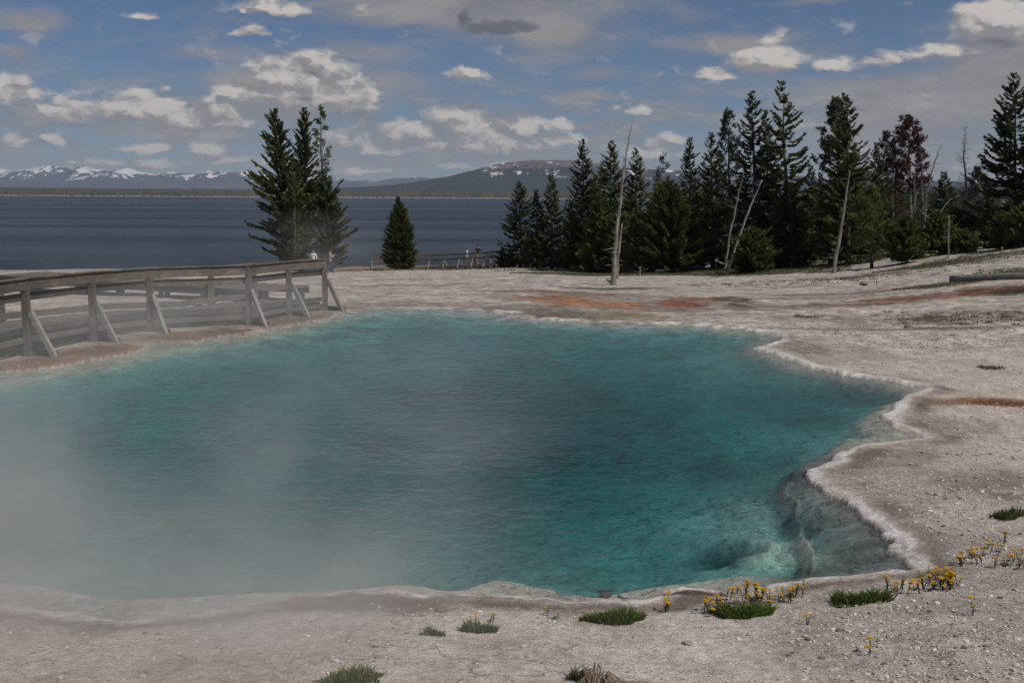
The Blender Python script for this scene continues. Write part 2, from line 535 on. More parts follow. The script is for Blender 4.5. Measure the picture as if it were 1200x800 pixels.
# runoff beds: orange, rust, brown, grey, green-brown; also ledge shade painted in
for e in [
    (700, 352, 130, 9, .45, (.30, .22, .165)), (640, 362, 90, 6, .5, (.20, .165, .13)), (800, 358, 80, 8, .5, (.27, .20, .15)), (690, 345, 75, 5, .6, (.33, .20, .13)), (690, 358, 60, 6, .8, (.40, .22, .12)), (735, 360, 30, 5, .6, (.33, .22, .13)), (650, 350, 42, 5, .8, (.40, .17, .085)), (700, 356, 50, 6, .8, (.42, .20, .09)), (735, 368, 40, 5, .7, (.38, .25, .12)),
    (640, 342, 70, 3, .7, (.16, .12, .08)), (720, 338, 60, 2.2, .75, (.12, .09, .07)), (570, 333, 45, 2.5, .5, (.22, .18, .14)), (600, 345, 90, 3, .35, (.25, .20, .16)),
    (640, 369, 65, 5.5, .85, (.21, .16, .12)), (690, 372, 60, 4, .7, (.19, .155, .11)), (600, 366, 35, 3, .7, (.22, .17, .12)), (745, 371, 55, 5, .6, (.32, .27, .16)),
    (800, 356, 26, 7, .9, (.30, .115, .07)), (822, 350, 42, 5, .8, (.26, .13, .085)), (858, 350, 22, 7, .95, (.13, .075, .045)), (868, 358, 12, 5, .9, (.12, .06, .03)),
    (790, 363, 45, 4, .5, (.25, .18, .13)), (845, 368, 60, 4, .35, (.21, .17, .14)), (900, 360, 60, 5, .45, (.22, .18, .155)),
    (1060, 349, 60, 2.6, .85, (.27, .13, .085)), (1010, 356, 70, 2.6, .8, (.23, .15, .11)), (1120, 346, 60, 2.4, .75, (.30, .15, .10)), (950, 359, 60, 2.4, .6, (.20, .16, .13)),
    (1170, 340, 48, 5, .95, (.16, .075, .045)), (1195, 342, 30, 3, .9, (.05, .055, .04)), (1000, 344, 110, 2, .6, (.19, .155, .13)), (960, 349, 80, 2.5, .45, (.23, .19, .16)),
    (1060, 386, 150, 2.2, .65, (.17, .13, .10)), (1150, 372, 90, 7, .35, (.22, .19, .15)), (960, 372, 60, 3, .4, (.2, .18, .14)),
    (1160, 472, 62, 4.5, .95, (.27, .115, .035)), (1185, 473, 40, 3.5, .9, (.16, .065, .03)), (1110, 473, 30, 3, .7, (.25, .16, .10)),
    (1150, 576, 60, 14, .45, (.22, .17, .125)), (1050, 575, 80, 30, .30, (.22, .20, .175)), (1120, 500, 50, 10, .35, (.22, .18, .145)), (1180, 598, 26, 6, .55, (.17, .125, .09)),
    (1040, 540, 60, 12, .5, (.21, .175, .14)), (990, 520, 24, 5, .4, (.2, .17, .14)), (985, 413, 50, 9, .35, (.27, .22, .18)), (940, 408, 26, 9, .6, (.25, .21, .175)),
    (560, 712, 80, 6, .35, (.22, .18, .14)), (430, 720, 110, 16, .75, (.17, .135, .10)), (330, 712, 70, 9, .6, (.19, .16, .13)), (470, 735, 50, 8, .5, (.22, .175, .13)), (820, 702, 40, 5, .85, (.13, .095, .08)),  # last entry paints the shade in the curved ledge's undercut
    (430, 712, 40, 8, .8, (.13, .10, .075)), (620, 707, 100, 3, .5, (.16, .13, .11)), (700, 718, 60, 5, .3, (.2, .18, .16)),
    # shore by the boardwalk: rust flats
    (40, 428, 70, 6, .8, (.30, .17, .10)), (130, 412, 70, 5, .75, (.27, .16, .10)), (230, 395, 90, 4, .7, (.24, .145, .09)), (340, 378, 60, 4, .7, (.25, .16, .10)),
    (460, 357, 120, 3, .6, (.26, .19, .14)), (360, 372, 60, 3, .4, (.2, .13, .08)),
]:
    lay(ell(*e[:4], warp=.42, soft=(1.35, .70)) * min(1, e[4] * 1.2) * np.clip(1.05 + .7 * mott, .4, 1), e[5])
# green grass at the wood's edge and dull turf
for e in [
    (760, 323, 130, 4, .8, (.075, .085, .035)), (690, 319, 90, 3, .7, (.09, .095, .04)), (900, 319, 80, 4, .5, (.085, .09, .04)), (1080, 313, 60, 2.2, .7, (.10, .105, .05)), (1100, 334, 40, 1.6, .7, (.12, .12, .06)),
    (1070, 338, 26, 1.6, .7, (.11, .115, .055)), (1140, 304, 60, 2.5, .45, (.13, .125, .07)), (1190, 318, 40, 1.8, .6, (.10, .10, .05)), (440, 316, 90, 2, .6, (.11, .11, .06)), (1010, 302, 60, 5, .4, (.10, .09, .06)),
    (960, 310, 120, 2.5, .4, (.11, .10, .06)), (1000, 326, 70, 1.6, .5, (.14, .12, .09)),
]:
    lay(ell(*e[:4], warp=.5) * e[4], e[5])
# forest floor beyond the first trees
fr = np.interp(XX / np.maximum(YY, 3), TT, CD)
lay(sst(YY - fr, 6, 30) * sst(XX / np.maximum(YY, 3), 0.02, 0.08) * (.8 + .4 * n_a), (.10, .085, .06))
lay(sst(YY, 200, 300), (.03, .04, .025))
# sandy lake shore to the left
lay(sst(YY - fr, -16, -4) * sst(XX / np.maximum(YY, 3), 0.0, -0.05) * .35, (.28, .235, .18))
# white crust
rn = fbm(XX * 2.4, YY * 2.4, 61, 3)
wid = 0.050 + 0.045 * rn + 0.05 * fbm(XX * .9, YY * .9, 201, 2) + 0.065 * sst(YY, 12, 24) + .035 * np.exp(-((XX - 4.1) / 1.2) ** 2) * sst(YY, 13.5, 11)
amp = np.where(XX / np.maximum(YY, 3) > 0.14, 1.0, 0.75) * np.where((XX / np.maximum(YY, 3) < -0.1) & (YY > 16), 0.08, 1) * np.where((XX < -1.2) & (YY < 12), 0.4, 1)
wid = np.maximum(wid, .018)
lay(np.exp(-((SD - 0.07) / wid) ** 4) * (SD > -0.03) * amp * np.clip(.85 + .9 * fbm(XX * 1.4, YY * 1.4, 181, 3), .25, 1), (.80, .76, .73))
lay(np.exp(-((SD - .25) / .07) ** 2) * sst(YY, 10.2, 9.6) * (.8 + .5 * n_b), (.20, .16, .135))  # undercut shade along the near rim, painted as a dark brown band
lay(ell(815, 702, 44, 4.5, warp=.15), (.12, .085, .07))  # shadow below the curved ledge, painted as a dark arc
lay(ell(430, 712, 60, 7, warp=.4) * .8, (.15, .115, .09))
x9, y9 = on_z(590, 368)
lay(np.exp(-(((XX - x9) / .5) ** 2 + ((YY - y9 - .3) / .55) ** 2) ** 2), (.70, .66, .62))
x9, y9 = on_z(1080, 476)
# bed
ins = SD < -0.02
deepm = sst(DD, 0.0, -0.5)
bedc = np.array([.58, .50, .41])[None, None, :] * (1 + .22 * n_b[..., None])
deepc = np.array([.46, .50, .47])[None, None, :] * (1 + .10 * n_b[..., None])
rightshelf = (sst(XX / np.maximum(YY, 3), .20, .26) * sst(YY, 15, 13))[..., None]
bedc = bedc * (1 - rightshelf) + np.array([.21, .215, .195]) * rightshelf * (1 + .9 * fbm(XX * 2.2, YY * 2.2, 131, 4)[..., None])
bc = bedc * (1 - deepm[..., None]) + deepc * deepm[..., None]
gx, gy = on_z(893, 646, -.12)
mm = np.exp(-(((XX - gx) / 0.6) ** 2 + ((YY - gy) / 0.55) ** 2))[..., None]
bc = bc * (1 - mm * .85) + np.array([.62, .57, .47]) * mm * .85 * (1 + .5 * fbm(XX * 7, YY * 7, 141, 3)[..., None])  # pale rock; its bright mottling stands in for caustic light
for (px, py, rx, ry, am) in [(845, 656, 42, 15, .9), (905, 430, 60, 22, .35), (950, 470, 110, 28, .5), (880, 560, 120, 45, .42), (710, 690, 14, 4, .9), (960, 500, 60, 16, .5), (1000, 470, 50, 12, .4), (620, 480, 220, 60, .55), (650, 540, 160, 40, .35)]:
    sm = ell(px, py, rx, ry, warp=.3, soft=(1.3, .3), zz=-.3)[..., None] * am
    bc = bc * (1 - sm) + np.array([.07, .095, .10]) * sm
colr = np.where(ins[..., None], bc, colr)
wet = sst(SD, 0.25, 0.0)

gm, k = material('sinter_ground')
vc = k.attr('tint')
pos = k.n('ShaderNodeNewGeometry').outputs['Position']
nA = k.noise(pos, 14.0, 6, 0.65)
nB = k.noise(pos, 70.0, 4, 0.7)
nC = k.noise(k.v('MULTIPLY', pos, (1, 1, 1)), 3.0, 5, 0.6)
nS = k.noise(k.v('MULTIPLY', pos, (.9, .35, 1)), 1.3, 5, .65)
m1_ = k.ramp(nA, 0.32, 0.68, 0.76, 1.16)
m2_ = k.ramp(nB, 0.32, 0.68, 0.66, 1.24)
m3_ = k.ramp(nC, 0.3, 0.7, 0.88, 1.10)
m4_ = k.ramp(nS, 0.3, 0.62, 0.80, 1.06)
mult = k.m('MULTIPLY', k.m('MULTIPLY', m1_, m2_), k.m('MULTIPLY', m3_, m4_))
cc = k.v('SCALE', vc, scale=mult)
# dark grit and pale chips
gr = k.n('ShaderNodeTexVoronoi'); gr.inputs['Scale'].default_value = 46.0
k.put(gr.inputs['Vector'], pos)
spk = k.ramp(gr.outputs['Distance'], 0.10, 0.22, 1.0, 0.0)
rnd = k.sep(gr.outputs['Color'])[0]
dark = k.m('MULTIPLY', spk, k.m('GREATER_THAN', rnd, 0.80))
lite = k.m('MULTIPLY', spk, k.m('LESS_THAN', rnd, 0.10))
cc = k.mix(k.m('MULTIPLY', dark, .8), cc, (.08, .065, .05))
cc = k.mix(k.m('MULTIPLY', lite, .7), cc, (.62, .59, .56))
# hairline cracks and flaky plates
vcr = k.n('ShaderNodeTexVoronoi', feature='DISTANCE_TO_EDGE'); vcr.inputs['Scale'].default_value = 2.6
k.put(vcr.inputs['Vector'], k.v('ADD', pos, k.v('SCALE', k.noise(pos, 4.0, 4, .65, col=True), scale=.45)))
crk = k.m('MULTIPLY', k.ramp(vcr.outputs['Distance'], 0.0, 0.035, 1, 0), k.ramp(k.noise(pos, .9, 3, .6), .48, .62))
cc = k.mix(k.m('MULTIPLY', crk, .45), cc, (.20, .165, .13))
# scattered brown tufts further off
g2 = k.n('ShaderNodeTexVoronoi'); g2.inputs['Scale'].default_value = 2.1
k.put(g2.inputs['Vector'], k.v('MULTIPLY', k.v('ADD', pos, k.v('SCALE', k.noise(pos, 5, 3, .6, col=True), scale=.5)), (1, .7, 1)))
t2 = k.m('MULTIPLY', k.ramp(g2.outputs['Distance'], 0.10, 0.34, 1, 0), k.m('GREATER_THAN', k.sep(g2.outputs['Color'])[1], 0.35))
yfar = k.m('MULTIPLY', k.ramp(k.sep(pos)[1], 24, 34), k.ramp(k.noise(pos, .14, 3, .6), .36, .55))
cc = k.mix(k.m('MULTIPLY', k.m('MULTIPLY', t2, yfar), .8), cc, (.15, .12, .08))
spf = k.ramp(k.sep(pos)[1], 18, 30)
sp1 = k.ramp(k.noise(pos, 3.6, 3, .7), .36, .62, .60, 1.18)
sp2 = k.ramp(k.noise(pos, 1.1, 4, .7), .38, .60, .80, 1.10)
cc = k.v('SCALE', cc, scale=k.m('ADD', 1.0, k.m('MULTIPLY', k.m('SUBTRACT', k.m('MULTIPLY', sp1, sp2), 1.0), spf)))
st2 = k.noise(k.v('MULTIPLY', pos, (.5, 1.0, 1)), 1.1, 6, .7)
cc = k.v('SCALE', cc, scale=k.m('ADD', 1.0, k.m('MULTIPLY', k.m('SUBTRACT', k.ramp(st2, .36, .60, .86, 1.10), 1.0), k.ramp(k.sep(pos)[1], 22, 32))))
hgt = k.m('ADD', k.m('MULTIPLY_ADD', crk, -.35, nA), k.m('ADD', k.m('MULTIPLY', nB, 0.45), k.m('MULTIPLY', spk, 0.20)))
nrm = k.bump(hgt, 0.9, 0.035)
k.out(k.bsdf(cc, 0.93, 0.15, nrm))

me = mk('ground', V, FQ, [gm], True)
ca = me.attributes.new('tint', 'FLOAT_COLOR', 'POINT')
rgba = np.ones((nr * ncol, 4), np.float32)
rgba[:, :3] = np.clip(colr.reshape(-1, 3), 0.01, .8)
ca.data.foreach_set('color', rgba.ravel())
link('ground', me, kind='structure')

# ------------------------------------------------------------------ pool water: closed body with absorption
wm, k = material('pool_water')
pos = k.n('ShaderNodeNewGeometry').outputs['Position']
r1 = k.noise(k.v('MULTIPLY', pos, (4.2, 3.6, 1)), 1.0, 1.5, .5, dist=.35)
r2 = k.noise(k.v('MULTIPLY', pos, (9.0, 8.0, 1)), 1.0, 2, .5)
r3 = k.noise(pos, .35, 2, .5)
h = k.m('MULTIPLY', k.m('ADD', r1, k.m('MULTIPLY', r2, .5)), k.ramp(r3, .35, .62, .45, 1.2))
nrm = k.bump(h, 1.0, 0.07)
gl = k.n('ShaderNodeBsdfGlossy'); gl.inputs['Roughness'].default_value = 0.17
k.put(gl.inputs['Color'], (.95, .97, 1.0)); k.put(gl.inputs['Normal'], nrm)
tr = k.n('ShaderNodeBsdfTransparent')
fz = k.n('ShaderNodeFresnel'); fz.inputs['IOR'].default_value = 1.333; k.put(fz.inputs['Normal'], nrm)
mixs = k.n('ShaderNodeMixShader')
k.put(mixs.inputs[0], k.m('MULTIPLY', fz.outputs[0], 0.55)); k.t.links.new(tr.outputs[0], mixs.inputs[1]); k.t.links.new(gl.outputs[0], mixs.inputs[2])
va = k.n('ShaderNodeVolumeAbsorption')
va.inputs['Color'].default_value = (0.10, 0.69, 0.70, 1)
va.inputs['Density'].default_value = 1.35
k.out(mixs.outputs[0], va.outputs[0])


def dense(Pl, n):
    out = []
    for i in range(len(Pl)):
        a = Pl[i]; b = Pl[(i + 1) % len(Pl)]
        L = math.hypot(b[0] - a[0], b[1] - a[1])
        kq = max(1, int(L / n))
        for j in range(kq):
            out.append((a[0] + (b[0] - a[0]) * j / kq, a[1] + (b[1] - a[1]) * j / kq))
    return out


def build_pool():
    bm = bmesh.new()
    # outline pushed a little under the ground, away from the water
    P = [p for p in SHORE_W]
    n = len(P)
    area = sum(P[i][0] * P[(i + 1) % n][1] - P[(i + 1) % n][0] * P[i][1] for i in range(n))
    sg = 1 if area > 0 else -1
    Q = []
    for i in range(n):
        a = Vector(P[i - 1]); b = Vector(P[i]); c2 = Vector(P[(i + 1) % n])
        t = ((b - a).normalized() + (c2 - b).normalized())
        t = t.normalized() if t.length > 1e-5 else (c2 - b).normalized()
        nn = Vector((t.y, -t.x)) * sg
        Q.append(b + nn * 0.16)
    top = [bm.verts.new((q.x, q.y, 0)) for q in Q]
    bot = [bm.verts.new((q.x, q.y, -1.6)) for q in Q]
    bm.faces.new(top); bm.faces.new(bot[::-1])
    for i in range(n):
        j = (i + 1) % n
        bm.faces.new((top[i], bot[i], bot[j], top[j]))
    bmesh.ops.recalc_face_normals(bm, faces=bm.faces)
    me = bpy.data.meshes.new('pool_water')
    bm.to_mesh(me); bm.free()
    me.materials.append(wm)
    return link('pool_water', me, kind='structure')


build_pool()

# ------------------------------------------------------------------ lake
LAKE = -5.0
lm, k = material('lake_water')
pos = k.n('ShaderNodeNewGeometry').outputs['Position']
w1 = k.noise(k.v('MULTIPLY', pos, (.55, 1.0, 1)), 1.6, 4, .6)
w2 = k.noise(k.v('MULTIPLY', pos, (.10, .6, 1)), .35, 5, .65)
band = k.noise(k.v('MULTIPLY', pos, (.0011, .011, 1)), 1.0, 5, .6, dist=.3)
nb_ = k.ramp(band, .30, .70)
nrm = k.bump(k.m('ADD', w1, w2), 0.85, 0.22)
colw = k.mix(nb_, (.004, .012, .017), (.011, .025, .034))
spw = k.bsdf(colw, k.ramp(nb_, 0, 1, .22, .36), .05, nrm)
k.out(spw)
ys = np.concatenate([np.arange(60, 400, 6), np.geomspace(400, 3300, 40)])
xs = np.linspace(-4500, 4500, 60)
XL, YL = np.meshgrid(xs, ys)
VL = np.stack([XL, YL, np.full(XL.shape, LAKE)], -1).reshape(-1, 3)
I2 = np.arange(XL.size).reshape(XL.shape)
FL = np.stack([I2[:-1, :-1], I2[:-1, 1:], I2[1:, 1:], I2[1:, :-1]], -1).reshape(-1, 4)
link('lake', mk('lake', VL, FL, [lm], True), kind='structure')


# ------------------------------------------------------------------ far country
def heightfield(name, prof, Dn, Df, zb, mat, seed, ncols=420, nrows=46, rough=.12, px0=-260, px1=1500, crest=0.62, tmax=None):
    """ridge whose skyline follows prof [(px, py)], with real depth from Dn to Df metres"""
    px = np.linspace(px0, px1, ncols)
    Dc = Dn + (Df - Dn) * crest
    pp = np.array(prof, float)
    py = np.interp(px, pp[:, 0], pp[:, 1])
    top = np.array([at_depth(a, b, Dc) for a, b in zip(px, py)])
    v = np.linspace(0, 1, nrows)
    VV, TX = np.meshgrid(v, np.arange(ncols), indexing='ij')
    Y = Dn + (Df - Dn) * VV
    X = top[:, 0][TX] * (0.35 + 0.65 * Y / Dc)
    sh = np.where(VV < crest, sst(VV, -0.15, crest) ** 1.0, 1 - 0.75 * sst(VV, crest, 1.0))
    sh = (sh - sh[0:1]) / (1 - sh[0:1])
    H = top[:, 2][TX] - zb
    s_ = (Df - Dn) / 6.0
    nn = fbm(X / s_ * 1.5, Y / s_ * 1.5, seed, 6, .55)
    rg = 1 - np.abs(fbm(X / s_ * 2.4, Y / s_, seed + 40, 5, .55)) * 2
    Zz = zb + H * sh + H * rough * (nn + .5 * rg - .4) * np.sin(np.pi * np.clip(VV / crest, 0, 1)) ** .8 * 1.6
    Vv = np.stack([X, Y, Zz], -1).reshape(-1, 3)
    I3 = np.arange(X.size).reshape(X.shape)
    Fv = np.stack([I3[:-1, :-1], I3[:-1, 1:], I3[1:, 1:], I3[1:, :-1]], -1).reshape(-1, 4)
    return link(name, mk(name, Vv, Fv, [mat], True), kind='structure')


sm_, k = material('snowy_rock')
pos = k.n('ShaderNodeNewGeometry').outputs['Position']
zz = k.sep(pos)[2]
nsn = k.noise(k.v('MULTIPLY', pos, (1, .5, 1.3)), .0042, 8, .68)
nsf = k.noise(k.v('MULTIPLY', pos, (1, .3, .35)), .022, 5, .6)
sn = k.m('ADD', k.m('ADD', k.ramp(zz, 60, 250, -.40, .16, False), k.m('MULTIPLY', k.m('SUBTRACT', nsn, .5), 1.9)), k.m('MULTIPLY', k.m('SUBTRACT', nsf, .5), 1.1))
sn = k.ramp(sn, 0.0, 0.12)
rock = k.mix(k.ramp(nsn, .3, .7), (.045, .070, .115), (.085, .10, .13))
k.out(k.bsdf(k.mix(sn, rock, (.74, .74, .75)), .9, .1, k.bump(nsn, .6, 40)))
SNOW_PROF = [(-300, 199), (-60, 201), (0, 200), (25, 201), (50, 200), (60, 196), (85, 197), (100, 195), (112, 197), (125, 200), (140, 200), (150, 197), (165, 202), (185, 204),
             (200, 201), (215, 203), (232, 203), (243, 204), (250, 200), (265, 201), (280, 203), (292, 202), (305, 205), (330, 206), (360, 208), (385, 209), (398, 208), (412, 213), (430, 212), (440, 214),
             (455, 211), (478, 209), (500, 209), (530, 212), (600, 214), (1500, 216)]
heightfield('snowy_mountains', SNOW_PROF, 9500, 14000, -5, sm_, 7, rough=.22)

fm, k = material('forested_mountain')
pos = k.n('ShaderNodeNewGeometry').outputs['Position']
zz = k.sep(pos)[2]
nm1 = k.noise(pos, .006, 7, .65)
nm2 = k.noise(k.v('MULTIPLY', pos, (1, .5, .5)), .028, 5, .6)
nm3 = k.noise(k.v('MULTIPLY', pos, (1, .25, 2.0)), .0075, 6, .7)
bare = k.ramp(k.m('ADD', k.m('ADD', k.ramp(zz, 85, 190, -.35, .30, False), k.m('MULTIPLY', k.m('SUBTRACT', nm1, .5), 1.4)), k.m('MULTIPLY', k.m('SUBTRACT', nm2, .5), .5)), -.05, .12)
snow = k.m('MULTIPLY', k.ramp(k.m('ADD', nm3, k.m('MULTIPLY', k.m('SUBTRACT', nm2, .5), .35)), .57, .60), k.ramp(zz, 80, 125))
forest = k.mix(k.ramp(nm2, .3, .7), (.010, .018, .026), (.024, .034, .040))
rk = k.mix(k.ramp(nm2, .3, .7), (.085, .062, .06), (.17, .135, .125))
cc = k.mix(bare, forest, rk)
cc = k.mix(snow, cc, (.75, .75, .77))
k.out(k.bsdf(cc, .95, .1, k.bump(nm2, .7, 12)))
MTN = [(-300, 226), (300, 223), (430, 219), (470, 216), (490, 213), (510, 209), (530, 206), (545, 201), (560, 198), (575, 194), (590, 191.5), (605, 189.5), (620, 188), (640, 187.5), (660, 188.5), (680, 189),
       (700, 191), (720, 193), (740, 196), (780, 200), (800, 201), (850, 203), (950, 207), (1000, 209), (1050, 211), (1100, 212), (1150, 215), (1200, 217), (1500, 222)]
heightfield('flat_topped_mountain', MTN, 5200, 8000, -5, fm, 19, rough=.13, crest=.55)

bm_, k = material('far_shore_wood')
pos = k.n('ShaderNodeNewGeometry').outputs['Position']
nw = k.noise(k.v('MULTIPLY', pos, (1, .2, .15)), .05, 4, .6)
zz = k.sep(pos)[2]
cc = k.mix(k.ramp(nw, .35, .65), (.05, .045, .036), (.10, .082, .066))
cc = k.mix(k.ramp(zz, -4.2, -3.2, 1, 0), cc, (.42, .37, .30))
k.out(k.bsdf(cc, .95, .05))
SHP = [(-300, 219), (0, 220), (150, 221), (300, 222), (450, 224.5), (600, 226), (800, 226), (1000, 226), (1500, 228)]
far_shore = heightfield('far_shore', SHP, 2950, 4600, -5.6, bm_, 33, nrows=20, rough=.05, crest=.8)

# the far wood: thousands of small trees nobody could count
rng = np.random.default_rng(5)
NT_ = 9000
fx = rng.uniform(-3200, 3200, NT_); fy = 3010 + rng.uniform(0, 1, NT_) ** 1.5 * 900
hh = rng.uniform(9, 19, NT_) * (0.85 + .3 * fbm(fx / 260, fy / 400, 2, 3)); ww = rng.uniform(1.8, 3.6, NT_)
zb = -3.4 + (fy - 3010) * 0.0135
ang = np.array([0, 2.09, 4.18])
vv = []
for a_ in ang:
    vv.append(np.stack([fx + np.cos(a_) * ww, fy + np.sin(a_) * ww, zb - 1], -1))
vv.append(np.stack([fx, fy, zb + hh], -1))
VV = np.stack(vv, 1).reshape(-1, 3)
b0 = np.arange(NT_) * 4
FF = np.concatenate([np.stack([b0, b0 + 1, b0 + 3], -1), np.stack([b0 + 1, b0 + 2, b0 + 3], -1), np.stack([b0 + 2, b0, b0 + 3], -1)])
fwm, k = material('far_trees')
t_ = k.attr('tint', True)
k.out(k.bsdf(k.mix(t_, (.035, .042, .028), (.135, .105, .085)), .95, .05))
me = mk('far_wood', VV, FF, [fwm])
tt = np.clip(rng.uniform(0, 1, NT_) * .8 + .35 * fbm(fx / 300, fy / 300, 3, 3) + .1, 0, 1)
a_ = me.attributes.new('tint', 'FLOAT', 'POINT'); a_.data.foreach_set('value', np.repeat(tt, 4).astype(np.float32))
link('far_wood', me, kind='stuff', label='burnt grey brown conifer wood along the far lake shore', category='wood')


# ------------------------------------------------------------------ generic mesh builders
class MB:
    def __init__(s):
        s.v = []; s.f = []; s.n = 0

    def quadbox(s, c, ax, ay, az_):
        """box with centre c and half-axis vectors"""
        c, ax, ay, az_ = map(Vector, (c, ax, ay, az_))
        b = s.n
        for sx in (-1, 1):
            for sy in (-1, 1):
                for sz in (-1, 1):
                    s.v.append(tuple(c + ax * sx + ay * sy + az_ * sz))
        for q in ((0, 1, 3, 2), (4, 6, 7, 5), (0, 4, 5, 1), (2, 3, 7, 6), (0, 2, 6, 4), (1, 5, 7, 3)):
            s.f.append([b + i for i in q])
        s.n += 8

    def beam(s, a, b, w, h, up=(0, 0, 1)):
        """bar of width w and height h from a to b"""
        a, b, up = Vector(a), Vector(b), Vector(up)
        d = (b - a); L = d.length; d.normalize()
        side = d.cross(up)
        if side.length < 1e-4:
            side = Vector((1, 0, 0))
        side.normalize(); u = side.cross(d).normalized()
        s.quadbox((a + b) / 2, d * L / 2, side * w / 2, u * h / 2)

    def tube(s, pts, rad, sides=7, cap=True):
        pts = [Vector(p) for p in pts]
        m = len(pts)
        b = s.n
        for i, p in enumerate(pts):
            d = (pts[min(i + 1, m - 1)] - pts[max(i - 1, 0)]).normalized()
            ref = Vector((1, 0, 0)) if abs(d.x) < .8 else Vector((0, 1, 0))
            u = d.cross(ref).normalized(); w_ = d.cross(u)
            r = rad[i] if hasattr(rad, '__len__') else rad
            for j in range(sides):
                a = 2 * math.pi * j / sides
                s.v.append(tuple(p + u * math.cos(a) * r + w_ * math.sin(a) * r))
        for i in range(m - 1):
            for j in range(sides):
                j2 = (j + 1) % sides
                s.f.append([b + i * sides + j, b + i * sides + j2, b + (i + 1) * sides + j2, b + (i + 1) * sides + j])
        s.n += m * sides
        if cap:
            s.v.append(tuple(pts[0])); s.v.append(tuple(pts[-1]))
            for j in range(sides):
                j2 = (j + 1) % sides
                s.f.append([b + j2, b + j, s.n])
                s.f.append([b + (m - 1) * sides + j, b + (m - 1) * sides + j2, s.n + 1])
            s.n += 2

    def mesh(s, name, mat, smooth=False):
        me = bpy.data.meshes.new(name)
        me.from_pydata(s.v, [], s.f)
        me.update()
        if smooth:
            me.polygons.foreach_set('use_smooth', [True] * len(me.polygons))
        me.materials.append(mat)
        return me


def wood_mat(name, c1, c2, scale=1.0, rough=.85):
    m, k = material(name)
    tc = k.n('ShaderNodeTexCoord').outputs['Object']
    info = k.n('ShaderNodeObjectInfo').outputs['Random']
    g = k.noise(k.v('ADD', k.v('MULTIPLY', tc, (2, 2, 9)), k.xyz(info, info, info)), 4 * scale, 5, .65, dist=.5)
    g2 = k.noise(tc, 1.6 * scale, 4, .6)
    cc = k.mix(k.ramp(g, .3, .7), c1, c2)
    cc = k.v('SCALE', cc, scale=k.m('MULTIPLY', k.ramp(g2, .3, .7, .72, 1.15), k.m('MULTIPLY_ADD', info, .35, .82)))
    k.out(k.bsdf(cc, rough, .2, k.bump(g, .5, .01)))
    return m


M_WOOD = wood_mat('weathered_wood', (.092, .077, .062), (.205, .172, .138))
M_WOOD_D = wood_mat('dark_wood', (.055, .052, .048), (.11, .10, .09))  # darker wood tone for boards, beams and the log's cut end
M_WOOD_L = wood_mat('pale_wood', (.21, .20, .175), (.33, .31, .27))
M_WOOD_O = wood_mat('reddish_wood', (.20, .085, .045), (.30, .14, .08))
M_WOOD_T = wood_mat('tan_wood', (.24, .17, .115), (.34, .25, .17))
M_SNAG = wood_mat('bleached_wood', (.15, .135, .12), (.40, .37, .33), 2)
M_BARK = wood_mat('bark', (.055, .045, .038), (.12, .10, .085), 2)
M_DEAD = wood_mat('grey_dead_bark', (.13, .12, .11), (.26, .24, .22), 2)


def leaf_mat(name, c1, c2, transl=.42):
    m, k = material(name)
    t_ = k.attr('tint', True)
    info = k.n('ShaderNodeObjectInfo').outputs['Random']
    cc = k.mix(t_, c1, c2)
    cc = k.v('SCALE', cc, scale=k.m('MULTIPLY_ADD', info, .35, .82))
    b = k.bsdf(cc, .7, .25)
    tl = k.n('ShaderNodeBsdfTranslucent'); k.put(tl.inputs[0], cc)
    ms = k.n('ShaderNodeMixShader'); ms.inputs[0].default_value = transl
    k.t.links.new(b, ms.inputs[1]); k.t.links.new(tl.outputs[0], ms.inputs[2])
    k.out(ms.outputs[0])
    return m


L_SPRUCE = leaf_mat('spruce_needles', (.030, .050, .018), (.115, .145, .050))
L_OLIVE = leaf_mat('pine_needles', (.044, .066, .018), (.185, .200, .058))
L_GREY = leaf_mat('greyish_needles', (.045, .055, .038), (.10, .11, .075))
L_RED = leaf_mat('rust_needles', (.05, .028, .018), (.13, .062, .036))


# ------------------------------------------------------------------ trees
def leaves(C_, Dv, L_, Wd, up, rs):
    """diamond needle sprays: base points, directions, lengths, widths, up vectors"""
    Dv = Dv / (np.linalg.norm(Dv, axis=1, keepdims=True) + 1e-9)
    side = np.cross(Dv, up); side /= (np.linalg.norm(side, axis=1, keepdims=True) + 1e-9)
    L_ = L_[:, None]; Wd = Wd[:, None]
    a = C_
    b = C_ + Dv * L_ * .45 + side * Wd
    c2 = C_ + Dv * L_
    d = C_ + Dv * L_ * .45 - side * Wd
    return np.stack([a, b, c2, d], 1)


